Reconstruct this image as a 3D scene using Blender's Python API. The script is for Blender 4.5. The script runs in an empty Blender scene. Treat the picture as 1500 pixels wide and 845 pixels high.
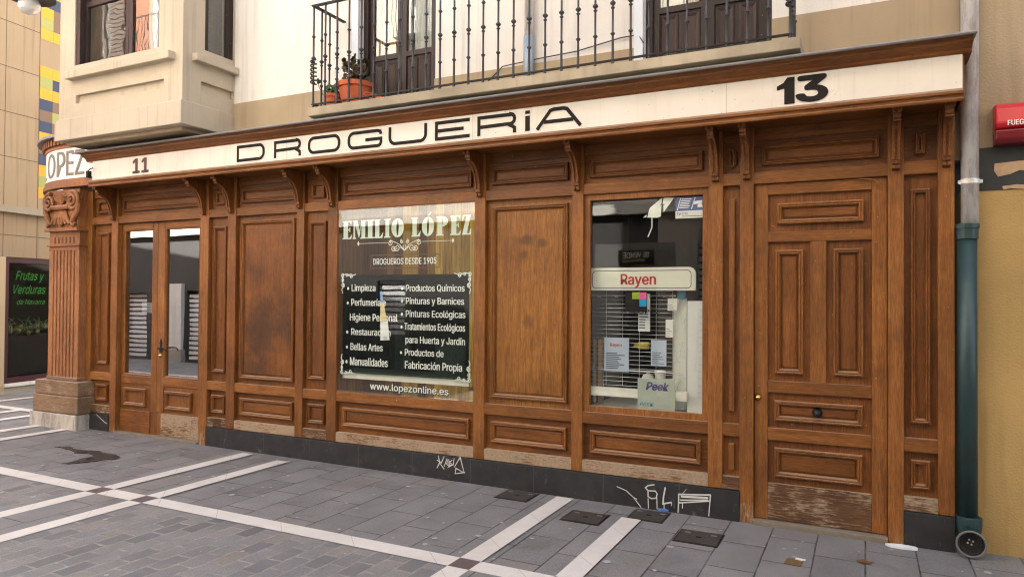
import bpy, bmesh, math, random, os
from mathutils import Vector, Matrix
random.seed(7)
S = bpy.context.scene
COL = S.collection
R = math.radians

# ------------------------------------------------------------------ camera, world, sun, exposure
FPX, YAW, PITCH, ROLL, DIST, EYE = 1046.1, R(26.331), R(0.810), R(0.402), 5.566, 1.645
def cam_axes():
    s, c = math.sin(YAW), math.cos(YAW)
    f = Vector((-s*math.cos(PITCH), c*math.cos(PITCH), math.sin(PITCH)))
    r = Vector((c, s, 0)); u = r.cross(f)
    return f, r*math.cos(ROLL)+u*math.sin(ROLL), u*math.cos(ROLL)-r*math.sin(ROLL)
CF, CR, CU = cam_axes()
CP = Vector((0, -DIST, EYE))
cd = bpy.data.cameras.new('camera'); cam = bpy.data.objects.new('camera', cd); COL.objects.link(cam)
cd.sensor_width = 36; cd.lens = FPX/1500*36; cd.clip_start = 0.05; cd.clip_end = 500
mw = Matrix((CR, CU, -CF)).transposed().to_4x4(); mw.translation = CP
cam.matrix_world = mw
S.camera = cam

SUN_EL, SUN_AZ = R(40), R(-40)        # azimuth from +Y towards +X
w = bpy.data.worlds.new('World'); S.world = w; w.use_nodes = True
nt = w.node_tree; sky = nt.nodes.new('ShaderNodeTexSky'); sky.sky_type = 'NISHITA'; sky.sun_disc = False
sky.sun_elevation = SUN_EL; sky.sun_rotation = SUN_AZ; sky.air_density = 0.9; sky.dust_density = 4.0; sky.ozone_density = 1.0
bg = nt.nodes['Background']; bg.inputs[1].default_value = 0.15
nt.links.new(sky.outputs[0], bg.inputs[0])
sl = bpy.data.lights.new('sun', 'SUN'); sl.energy = 5.0; sl.angle = R(0.5); sl.color = (1, .95, .88)
so = bpy.data.objects.new('sun', sl); COL.objects.link(so); so.location = (0, 10, 30)
sd = Vector((math.sin(SUN_AZ)*math.cos(SUN_EL), math.cos(SUN_AZ)*math.cos(SUN_EL), math.sin(SUN_EL)))
so.rotation_euler = sd.to_track_quat('Z', 'Y').to_euler()
S.view_settings.view_transform = 'Standard'; S.view_settings.look = 'None'
S.view_settings.gamma = 1; S.view_settings.use_curve_mapping = False
S.view_settings.exposure = 2.5
S.cycles.use_denoising = True
S.cycles.filter_width = 1.15 if hasattr(S.cycles, 'filter_width') else 1.5
S.cycles.max_bounces = 10; S.cycles.diffuse_bounces = 6; S.cycles.glossy_bounces = 4; S.cycles.transparent_max_bounces = 12
S.cycles.sample_clamp_indirect = 6

# ------------------------------------------------------------------ measuring (survey of real planes)
def ray(px, py): return CF + CR*((px-750)/FPX) + CU*((422.5-py)/FPX)
def at(px, py, Y=0.0):
    d = ray(px, py); t = (Y-CP.y)/d.y; p = CP+d*t
    return p.x, p.z
def gz(x): return -0.0035*(x+3)

# ------------------------------------------------------------------ materials
class Nt:
    def __init__(s, name):
        s.m = bpy.data.materials.new(name); s.m.use_nodes = True; s.t = s.m.node_tree
        s.b = s.t.nodes['Principled BSDF']; s.out = s.t.nodes['Material Output']
    def n(s, typ, **kw):
        n = s.t.nodes.new('ShaderNode'+typ)
        for k, v in kw.items():
            if k.startswith('i_'): n.inputs[int(k[2:])].default_value = v
            else: setattr(n, k, v)
        return n
    def l(s, a, b): s.t.links.new(a, b)
    def math(s, op, a, b=None, c=None, clamp=False):
        n = s.n('Math', operation=op, use_clamp=clamp)
        for i, x in enumerate((a, b, c)):
            if x is None: continue
            if isinstance(x, (int, float)): n.inputs[i].default_value = x
            else: s.l(x, n.inputs[i])
        return n.outputs[0]
    def mix(s, fac, a, b, blend='MIX'):
        n = s.n('MixRGB', blend_type=blend)
        for i, x in enumerate((fac, a, b)):
            if isinstance(x, (int, float)): n.inputs[i].default_value = x
            elif isinstance(x, tuple): n.inputs[i].default_value = (*x[:3], 1)
            else: s.l(x, n.inputs[i])
        return n.outputs[0]
    def noise(s, vec, scale, detail=4, rough=.55, dist=0, out=0):
        n = s.n('TexNoise'); n.inputs['Scale'].default_value = scale; n.inputs['Detail'].default_value = detail
        n.inputs['Roughness'].default_value = rough; n.inputs['Distortion'].default_value = dist
        if vec is not None: s.l(vec, n.inputs['Vector'])
        return n.outputs[out]
    def ramp(s, fac, stops, interp='LINEAR'):
        n = s.n('ValToRGB'); cr = n.color_ramp; cr.interpolation = interp
        while len(cr.elements) < len(stops): cr.elements.new(.5)
        for e, (p, c) in zip(cr.elements, stops):
            e.position = p; e.color = (*c, 1) if isinstance(c, tuple) else (c, c, c, 1)
        s.l(fac, n.inputs[0]); return n.outputs[0]
    def maprange(s, v, a, b, c, d, smooth=False):
        n = s.n('MapRange', clamp=True)
        if smooth: n.interpolation_type = 'SMOOTHSTEP'
        s.l(v, n.inputs[0])
        for i, x in enumerate((a, b, c, d)): n.inputs[1+i].default_value = x
        return n.outputs[0]
    def coord(s, rand=True):
        tc = s.n('TexCoord').outputs['Object']
        if not rand: return tc
        oi = s.n('ObjectInfo').outputs['Random']
        k = s.math('MULTIPLY', oi, 53.0)
        a = s.n('VectorMath', operation='ADD'); s.l(tc, a.inputs[0]); s.l(k, a.inputs[1]); return a.outputs[0]
    def scale(s, vec, sc):
        m = s.n('VectorMath', operation='MULTIPLY'); s.l(vec, m.inputs[0]); m.inputs[1].default_value = sc; return m.outputs[0]
    def color(s, c):
        if isinstance(c, tuple): s.b.inputs['Base Color'].default_value = (*c, 1)
        else: s.l(c, s.b.inputs['Base Color'])
    def set(s, rough=None, metal=None, spec=None, coat=None):
        if rough is not None:
            if isinstance(rough, (int, float)): s.b.inputs['Roughness'].default_value = rough
            else: s.l(rough, s.b.inputs['Roughness'])
        if metal is not None: s.b.inputs['Metallic'].default_value = metal
        if spec is not None: s.b.inputs['Specular IOR Level'].default_value = spec
        if coat is not None: s.b.inputs['Coat Weight'].default_value = coat; s.b.inputs['Coat Roughness'].default_value = .18
    def bump(s, h, strength=.3, dist=.01):
        n = s.n('Bump'); n.inputs['Strength'].default_value = strength; n.inputs['Distance'].default_value = dist
        s.l(h, n.inputs['Height']); s.l(n.outputs[0], s.b.inputs['Normal'])
    def geo(s, name): return s.n('NewGeometry').outputs[name]

def plain(name, col, rough=.5, metal=0, var=.15, spec=.5, nscale=14, bump=0):
    N = Nt(name); v = N.coord()
    f = N.noise(v, nscale, 5)
    c = N.mix(f, tuple(x*(1-var) for x in col), tuple(min(1, x*(1+var)) for x in col)); N.color(c); N.set(rough, metal, spec)
    if bump: N.bump(N.noise(v, nscale*8, 4), bump, .004)
    return N.m

def wood(name, axis, dark, mid, light, rough=.46, wear=0.0, dust=.5, spec=.35, blotch=.66, foot=0.0, stains=()):
    N = Nt(name); v = N.coord()
    g = {'z': (38, 38, 2.2), 'x': (2.2, 38, 38)}[axis]; fg = {'z': (170, 170, 14), 'x': (14, 170, 170)}[axis]
    gv = N.scale(v, g)
    n1 = N.noise(gv, 1.0, 6, .6, .7)
    c = N.ramp(n1, [(.12, dark), (.5, mid), (.90, light)])
    fine = N.noise(N.scale(v, fg), 1.0, 3)
    c = N.mix(1.0, c, N.ramp(fine, [(.33, .70), (.62, 1.12)]), 'MULTIPLY')
    big = N.noise(v, 1.7, 4, .6, .4)
    c = N.mix(1.0, c, N.ramp(big, [(.30, blotch), (.62, 1.06)]), 'MULTIPLY')
    oi = N.n('ObjectInfo').outputs['Random']
    c = N.mix(1.0, c, N.ramp(oi, [(0, (.80, .76, .72)), (1, (1.14, 1.13, 1.12))]), 'MULTIPLY')
    nk = N.noise(v, 46, 2, .5)
    c = N.mix(N.ramp(nk, [(.735, 0.), (.76, .55)]), c, (.45, .33, .21))
    c = N.mix(N.ramp(N.noise(v, 17, 5, .7), [(.62, 0.), (.74, .45)]), c, tuple(x*.45 for x in dark))
    if stains:
        tc = N.n('TexCoord').outputs['Object']; ps = N.n('SeparateXYZ'); N.l(tc, ps.inputs[0])
        wob = N.noise(tc, 9, 5, .7)
        for (sx, sz, rx, rz, st) in stains:
            dx = N.math('DIVIDE', N.math('SUBTRACT', ps.outputs[0], sx), rx); dz = N.math('DIVIDE', N.math('SUBTRACT', ps.outputs[2], sz), rz)
            d = N.math('ADD', N.math('SQRT', N.math('ADD', N.math('MULTIPLY', dx, dx), N.math('MULTIPLY', dz, dz))), N.math('MULTIPLY', N.math('SUBTRACT', wob, .5), 1.6))
            c = N.mix(N.maprange(d, .35, 1.1, st, 0, True), c, (.035, .020, .012))
    # dust lying on ledges
    nz = N.n('SeparateXYZ'); N.l(N.geo('Normal'), nz.inputs[0])
    up = N.maprange(nz.outputs[2], .55, .9, 0, dust)
    c = N.mix(up, c, (.40, .32, .24))
    ro = N.maprange(n1, .3, .7, rough-.06, rough+.1)
    if wear > 0 or foot > 0:
        pos = N.n('SeparateXYZ'); N.l(N.geo('Position'), pos.inputs[0])
        z = pos.outputs[2]
        sc = N.noise(N.scale(v, (11, 26, 85) if axis == 'x' else (85, 85, 11)), 1.0, 7, .7, .3)
        lg = N.noise(v, 5, 3)
        if foot > 0:
            h = N.maprange(z, .0, foot, .17, -.25)
        else:
            h = N.math('ADD', z, 0); h = N.math('MULTIPLY', h, 0.0)
        t = N.math('ADD', N.math('ADD', sc, N.math('MULTIPLY', N.math('SUBTRACT', lg, .5), .7)), h)
        msk = N.maprange(t, .64-wear, .82-wear, 0, .88)
        pale = N.mix(N.noise(v, 60, 3), (.20, .13, .075), (.55, .43, .30))
        c = N.mix(msk, c, pale)
        ro = N.mix(msk, ro, (.75, .75, .75))
    N.color(c); N.set(ro, 0, spec)
    N.bump(N.math('ADD', fine, N.math('MULTIPLY', n1, .6)), .18, .002)
    return N.m

WD = ((.135, .047, .0105), (.250, .095, .0215), (.365, .156, .041))
WP = ((.098, .032, .0072), (.200, .071, .0148), (.305, .119, .028))  # redder panel oak; recess and soffit shade partly put into its darker colour
wood_v = wood('oak_upright', 'z', *WD)
wood_pv = wood('oak_panel_upright', 'z', *WP)
wood_ph = wood('oak_panel_level', 'x', *WP)
wood_h = wood('oak_level', 'x', *WD)
wood_vf = wood('oak_upright_worn_foot', 'z', *WD, wear=.02, foot=.5)
wood_smoky = wood('oak_smoke_stained', 'z', *WP, blotch=.5, stains=((at(378, 485)[0]+4.1, at(378, 485)[1], 0.3, 0.42, 0.62), (at(412, 470)[0]+4.1, at(412, 470)[1], 0.16, 0.3, 0.5), (at(365, 540)[0]+4.1, at(365, 540)[1], 0.25, 0.2, 0.5)))
wood_gold = wood('oak_golden', 'z', *[(q[0]*1.35, q[1]*1.55, q[2]*1.4) for q in WP], blotch=.6, stains=((at(768, 352)[0]+4.1, at(768, 352)[1], 0.1, 0.06, 0.6), (at(790, 356)[0]+4.1, at(790, 356)[1], 0.08, 0.05, 0.45), (at(764, 372)[0]+4.1, at(764, 372)[1], 0.05, 0.06, 0.5), (at(770, 470)[0]+4.1, at(770, 470)[1], 0.06, 0.09, 0.4)))
wood_worn = wood('oak_worn_bare', 'x', *[tuple(x*.75 for x in q) for q in WD], rough=.6, wear=.335, dust=.9)
wood_kick = wood('oak_kicked', 'x', (.075, .036, .018), (.13, .066, .034), (.20, .11, .06), rough=.7, wear=.16, dust=.7, spec=.2)
WL = ((.20, .085, .030), (.30, .128, .05), (.40, .185, .082))
wood_pil = wood('carved_wood_faded', 'z', *WL, rough=.55, spec=.3)
wood_pilb = wood('carved_wood_base', 'x', (.20, .125, .072), (.30, .20, .125), (.40, .285, .19), rough=.75, wear=.10, spec=.2)
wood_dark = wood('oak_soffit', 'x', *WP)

def mat_plaster(name, col, bump=.35, stain=.12, sc=60):
    N = Nt(name); v = N.coord(False)
    n = N.noise(v, 1.1, 5, .6); f = N.noise(v, sc, 4, .6)
    streak = N.noise(N.scale(v, (14, 14, .7)), 1, 4)
    c = N.mix(N.ramp(n, [(.3, 0.), (.7, 1.)]), tuple(x*(1-stain) for x in col), tuple(min(.9, x*1.04) for x in col))
    c = N.mix(N.ramp(streak, [(.53, 0.), (.74, .5)]), c, tuple(x*.60 for x in col))
    N.color(c); N.set(.85, 0, .2); N.bump(f, bump, .006); return N.m
m_cream = mat_plaster('cream_render', (.74, .70, .64), .6, .07, 90)
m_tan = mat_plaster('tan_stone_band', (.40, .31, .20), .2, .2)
m_bay = mat_plaster('cream_stone', (.53, .455, .345), .25, .2)
m_slab = mat_plaster('balcony_stone', (.46, .39, .28), .5, .45)
m_yellow = mat_plaster('ochre_render', (.48, .32, .125), .8, .25, 70)
m_upper = mat_plaster('tan_render', (.44, .34, .22), .8, .15, 70)
m_lb = mat_plaster('beige_panel', (.33, .255, .17), .05, .06)
m_lb2 = mat_plaster('beige_panel_pale', (.50, .40, .27), .05, .06)
m_salmon = mat_plaster('salmon_render', (.62, .27, .16), .2, .1)
m_white = mat_plaster('white_render', (.80, .77, .71), .2, .08)
m_stone = mat_plaster('grey_stone', (.46, .42, .36), .4, .25)

def mat_board():
    N = Nt('white_sign_board'); v = N.coord(False)
    st = N.noise(N.scale(v, (30, 30, 1.2)), 1, 4); sp = N.noise(v, 45, 2); big = N.noise(v, 2.2, 4)
    c = N.mix(N.ramp(big, [(.35, 0.), (.7, .5)]), (.76, .725, .66), (.66, .60, .51))
    c = N.mix(N.ramp(st, [(.55, 0.), (.8, .4)]), c, (.58, .48, .35))
    c = N.mix(N.ramp(sp, [(.73, 0.), (.76, .7)]), c, (.25, .18, .12))
    sx = N.n('SeparateXYZ'); N.l(v, sx.inputs[0]); jj = N.math('PINGPONG', N.math('ADD', sx.outputs[0], 30.4), 1.05)
    c = N.mix(N.maprange(jj, 0, .0035, .75, 0), c, (.25, .19, .13))
    N.color(c); N.set(.5, 0, .3); return N.m
m_board = mat_board()
m_boardw = plain('white_enamel', (.84, .82, .76), .4, 0, .04)
m_ink = plain('black_paint', (.016, .013, .012), .7, 0, .15, .2)
m_ink11 = plain('brown_paint', (.085, .035, .028), .5)
m_inkgrey = plain('grey_olive_paint', (.17, .16, .125), .5)
m_lead = plain('lead_flashing', (.23, .22, .215), .5, .3, .25, nscale=6)
def mat_blackstone():
    N = Nt('black_stone_plinth'); v = N.coord(False)
    c = N.mix(N.noise(v, 9, 6), (.007, .007, .008), (.045, .044, .045))
    s = N.noise(N.scale(v, (7, 7, 4)), 1.6, 8, .75, 1.6)
    c = N.mix(N.ramp(s, [(.60, 0.), (.68, .6)]), c, (.22, .21, .20))
    pz = N.n('SeparateXYZ'); N.l(v, pz.inputs[0])
    j = N.math('PINGPONG', N.math('ADD', pz.outputs[0], 20.13), .31)
    c = N.mix(N.maprange(j, .0, .004, .5, 0), c, (.16, .15, .14))
    N.color(c); N.set(N.maprange(N.noise(v, 6, 4), .3, .7, .28, .6), 0, .5); return N.m
m_bstone = mat_blackstone()
def mat_marble():
    N = Nt('veined_marble'); v = N.coord(False)
    c = N.ramp(N.noise(N.scale(v, (9, 9, 3)), 1, 6, .65, 1.5), [(.3, (.22, .19, .15)), (.5, (.46, .42, .36)), (.7, (.58, .54, .47))])
    N.color(c); N.set(.45); return N.m
m_marble = mat_marble()
m_iron = plain('grey_iron', (.055, .055, .058), .5, .4, .3)
m_irond = plain('dark_iron', (.015, .014, .014), .5, .5)
m_brass = plain('brass', (.62, .42, .13), .25, 1)
m_frame = wood('dark_stained_timber', 'z', (.012, .006, .005), (.026, .014, .012), (.05, .028, .024), rough=.4, blotch=.8, dust=.3)
m_frameh = wood('dark_stained_panel', 'z', (.02, .009, .007), (.04, .02, .015), (.07, .038, .03), rough=.4, blotch=.7, dust=.3)
m_galv = Nt('galvanised_steel'); 
_v = m_galv.coord(False)
m_galv.color(m_galv.mix(m_galv.ramp(m_galv.noise(m_galv.scale(_v, (26, 26, 5)), 1, 6, .7), [(.45, 0.), (.7, 1.)]), (.78, .77, .75), (.45, .40, .34)))
m_galv.set(.42, .3); m_galv = m_galv.m
m_zinc = plain('blue_zinc', (.32, .37, .42), .5, .5, .2)
m_green = plain('dark_green_iron', (.022, .052, .052), .42, .1, .35, nscale=9)
m_rubber = plain('black_rubber', (.02, .02, .019), .6)
m_red = plain('red_plastic', (.55, .012, .02), .3, 0, .1)
m_redd = plain('dark_red_plastic', (.16, .006, .012), .35)
m_wpaint = plain('white_lettering', (.80, .82, .78), .5, 0, .03)
m_graf = plain('white_marker', (.62, .62, .58), .6, 0, .2)
m_terra = plain('terracotta', (.46, .11, .04), .8, 0, .3)
m_leaf = plain('geranium_leaf', (.045, .085, .025), .5, 0, .5)
m_leafr = plain('reddish_leaf', (.075, .055, .025), .5, 0, .5)
m_paperw = plain('white_paper', (.78, .78, .76), .6, 0, .04)
m_glblue = plain('label_blue', (.012, .06, .30), .4)
m_text = plain('small_print', (.10, .11, .15), .6)
m_cardboard = plain('pale_card', (.72, .72, .66), .6, 0, .05)
m_plankin = wood('pale_timber', 'z', (.42, .22, .09), (.55, .32, .15), (.65, .42, .22), rough=.5)
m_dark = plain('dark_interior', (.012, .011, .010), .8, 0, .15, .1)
m_greyin = plain('grey_interior', (.12, .115, .105), .7)
m_shelf = plain('cream_shelf', (.80, .77, .68), .5)
m_teal = plain('teal_plastic', (.02, .22, .32), .4)
m_olive = plain('lime_card', (.32, .42, .02), .5)
m_pink = plain('pink_card', (.75, .10, .30), .5)
m_blue2 = plain('cyan_card', (.01, .30, .55), .5)
m_chrome = plain('chrome_wire', (.55, .55, .55), .3, .9)
m_signcream = plain('cream_plastic', (.72, .71, .60), .35, 0, .03)
m_redtext = plain('red_lettering', (.52, .02, .02), .45)
m_navy = plain('navy_line', (.03, .035, .12), .45)
m_peek = plain('violet_lettering', (.07, .07, .22), .45)
m_tin = plain('green_glass_label', (.42, .52, .46), .4)
m_curtain = plain('white_curtain', (.75, .73, .68), .8, 0, .1)
m_warm = wood('warm_inner_door', 'z', (.40, .20, .07), (.55, .30, .11), (.65, .40, .17), rough=.6)
m_tape = plain('white_film', (.85, .85, .80), .5, 0, .03)
m_slatw = plain('shutter_slats', (.86, .86, .85), .5)
m_slatg = plain('shutter_gap', (.16, .18, .22), .6)
m_slatd = plain('brown_shutter', (.10, .055, .03), .5)
m_yel, m_grn, m_nav, m_brn = [plain(n, c, .4, 0, .06) for n, c in (('yellow_tile', (.66, .31, .012)), ('lime_tile', (0.288, 0.304, 0.088)), ('navy_tile', (0.013, 0.032, 0.091)), ('brown_tile', (.16, .095, .06)))]
m_maroon = plain('maroon_frame', (.055, .012, .014), .45)
m_gletter = plain('green_lettering', (.04, .20, .035), .6, 0, .3, .1)
m_opal = Nt('opal_glass'); m_opal.color((.75, .75, .72)); m_opal.set(.15); m_opal.b.inputs['Transmission Weight'].default_value = .5; m_opal = m_opal.m
m_puddle = Nt('wet_stain'); N = m_puddle; v = N.coord(False); N.color((.045, .034, .028)); N.set(.5, 0, .4)
tr = N.n('BsdfTransparent'); mx = N.n('MixShader'); N.l(N.ramp(N.noise(v, 9, 6, .7), [(.30, .45), (.5, .95)]), mx.inputs[0]); N.l(tr.outputs[0], mx.inputs[1]); N.l(N.b.outputs[0], mx.inputs[2]); N.l(mx.outputs[0], N.out.inputs[0]); m_puddle = N.m
m_cover = Nt('cast_iron_cover')
_v = m_cover.coord(False)
_w = m_cover.n('TexChecker'); _w.inputs['Scale'].default_value = 60; m_cover.l(_v, _w.inputs[0])
m_cover.color(m_cover.mix(m_cover.noise(_v, 22, 5), (.035, .030, .027), (.10, .088, .078))); m_cover.set(.55, .4)
m_cover.bump(_w.outputs[1], .6, .004); m_cover = m_cover.m
m_gum = plain('chewing_gum', (.36, .345, .33), .7, 0, .3)

def mat_glass(name, tint=(.96, .98, .97), f0=.05, wav=.02):
    N = Nt(name)
    v = N.coord(False)
    tr = N.n('BsdfTransparent'); tr.inputs[0].default_value = (*tint, 1)
    gl = N.n('BsdfGlossy'); gl.inputs['Roughness'].default_value = 0.0; gl.inputs[0].default_value = (1, 1, 1, 1)
    lw = N.n('LayerWeight'); lw.inputs[0].default_value = .5
    fr = N.math('ADD', f0, N.math('MULTIPLY', N.math('POWER', lw.outputs['Facing'], 5.0), 1-f0))
    bp = N.n('Bump'); bp.inputs['Strength'].default_value = wav; bp.inputs['Distance'].default_value = .05
    N.l(N.noise(v, 2.2, 2), bp.inputs['Height']); N.l(bp.outputs[0], gl.inputs['Normal'])
    mx = N.n('MixShader'); N.l(fr, mx.inputs[0]); N.l(tr.outputs[0], mx.inputs[1]); N.l(gl.outputs[0], mx.inputs[2])
    N.l(mx.outputs[0], N.out.inputs[0]); return N.m
m_glass = mat_glass('window_glass', f0=.05, wav=.01)
m_glasss = mat_glass('greengrocer_glass', f0=.016)
m_glassm = mat_glass('upper_window_glass', (.9, .92, .92), .085, .025)
m_glassd = mat_glass('door_glass', (.88, .92, .92), .36, .008)

def mat_vinyl():
    N = Nt('plank_print'); v = N.coord(False)
    s = N.n('SeparateXYZ'); N.l(v, s.inputs[0])
    pl = N.math('FLOOR', N.math('MULTIPLY', s.outputs[0], 11.0))
    wn = N.n('TexWhiteNoise', noise_dimensions='1D'); N.l(pl, wn.inputs['W'])
    gx = N.math('MULTIPLY', N.math('ADD', s.outputs[0], .6), .35)
    base = N.ramp(N.math('ADD', N.math('MULTIPLY', wn.outputs[0], .62), N.math('SUBTRACT', gx, .02)), [(0, (.018, .007, .003)), (.3, (.055, .024, .007)), (.65, (.115, .055, .013)), (1, (.33, .205, .038))])
    g = N.noise(N.scale(v, (60, 60, 3)), 1, 5, .65, .8)
    c = N.mix(1.0, base, N.ramp(g, [(.3, .4), (.65, 1.5)]), 'MULTIPLY')
    fr = N.math('FRACT', N.math('MULTIPLY', s.outputs[0], 11.0))
    c = N.mix(N.maprange(fr, 0, .05, .8, 0), c, (.01, .006, .003))
    N.color(c); N.set(.7, 0, .05); return N.m
m_vinyl = mat_vinyl()
N = Nt('smoked_film'); N.color((.010, .013, .012)); N.set(.8, 0, .0)
tr = N.n('BsdfTransparent'); tr.inputs[0].default_value = (.85, .95, .9, 1); mx = N.n('MixShader'); mx.inputs[0].default_value = .52
N.l(tr.outputs[0], mx.inputs[1]); N.l(N.b.outputs[0], mx.inputs[2]); N.l(mx.outputs[0], N.out.inputs[0]); m_film = N.m

def mat_paving(name, rowh, length, mortar, cols, mcol, jitter, off=.5, bump=.5):
    N = Nt(name); v = N.coord(False)
    s = N.n('SeparateXYZ'); N.l(v, s.inputs[0]); cb = N.n('CombineXYZ')
    wob = N.noise(v, 7, 3)
    N.l(N.math('ADD', s.outputs[1], N.math('MULTIPLY', N.math('SUBTRACT', wob, .5), jitter)), cb.inputs[0])
    N.l(N.math('ADD', s.outputs[0], N.math('MULTIPLY', N.math('SUBTRACT', N.noise(v, 9, 3), .5), jitter)), cb.inputs[1])
    b = N.n('TexBrick'); b.offset = off; b.squash = 1
    N.l(cb.outputs[0], b.inputs['Vector'])
    b.inputs['Color1'].default_value = (0, 0, 0, 1); b.inputs['Color2'].default_value = (1, 1, 1, 1); b.inputs['Mortar'].default_value = (.5, .5, .5, 1)
    b.inputs['Scale'].default_value = 1; b.inputs['Mortar Size'].default_value = mortar; b.inputs['Mortar Smooth'].default_value = .2
    b.inputs['Brick Width'].default_value = length; b.inputs['Row Height'].default_value = rowh; b.inputs['Bias'].default_value = 0
    c = N.ramp(b.outputs[0], [(0, cols[0]), (.3, cols[1]), (.6, cols[2]), (.85, cols[3]), (1, cols[4])])
    c = N.mix(1.0, c, N.ramp(N.noise(v, 3.0, 6, .65), [(.3, .80), (.7, 1.16)]), 'MULTIPLY')
    c = N.mix(1.0, c, N.ramp(N.noise(v, 120, 3), [(.3, .74), (.7, 1.22)]), 'MULTIPLY')
    st = N.noise(v, 1.3, 6, .7, .6)
    c = N.mix(N.ramp(st, [(.55, 0.), (.72, .35)]), c, (.20, .185, .17))
    mm = N.mix(N.noise(v, 14, 5), mcol[0], mcol[1])
    c = N.mix(N.math('MULTIPLY', b.outputs[1], N.ramp(N.noise(v, 5, 4), [(.3, .35), (.6, 1.)])), c, mm)
    N.color(c); N.set(N.maprange(N.noise(v, 6, 4), .3, .7, .45, .72), 0, .4)
    h = N.math('SUBTRACT', N.math('MULTIPLY', N.noise(v, 90, 4), .25), b.outputs[1])
    N.bump(h, bump, .006); return N.m
m_slabs = mat_paving('grey_slabs', .30, .50, .0055, [(.165, .161, .157), (.180, .176, .171), (.190, .185, .179), (.20, .194, .187), (.20, .187, .170)], [(.02, .018, .017), (.05, .045, .04)], .004)
m_setts = mat_paving('grey_setts', .135, .22, .0105, [(.130, .130, .130), (.165, .163, .162), (.185, .182, .179), (.205, .199, .19), (.205, .187, .16)], [(.06, .055, .05), (.42, .39, .35)], .022, bump=.8)
def mat_band():
    N = Nt('pale_granite_band'); v = N.coord(False)
    c = N.mix(N.noise(v, 160, 3), (.46, .43, .385), (.74, .70, .64))
    c = N.mix(N.ramp(N.noise(v, 2.3, 6, .7), [(.4, 0.), (.75, .6)]), c, (.45, .405, .35))
    s = N.n('SeparateXYZ'); N.l(v, s.inputs[0])
    j = N.math('PINGPONG', N.math('ADD', N.math('ADD', s.outputs[0], s.outputs[1]), 40.0), .32)
    c = N.mix(N.maprange(j, 0, .004, .7, 0), c, (.10, .09, .08))
    N.color(c); N.set(.6, 0, .4); return N.m
m_band = mat_band()
m_bsq = plain('brown_granite', (.105, .075, .072), .6, 0, .25, nscale=60)

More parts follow.
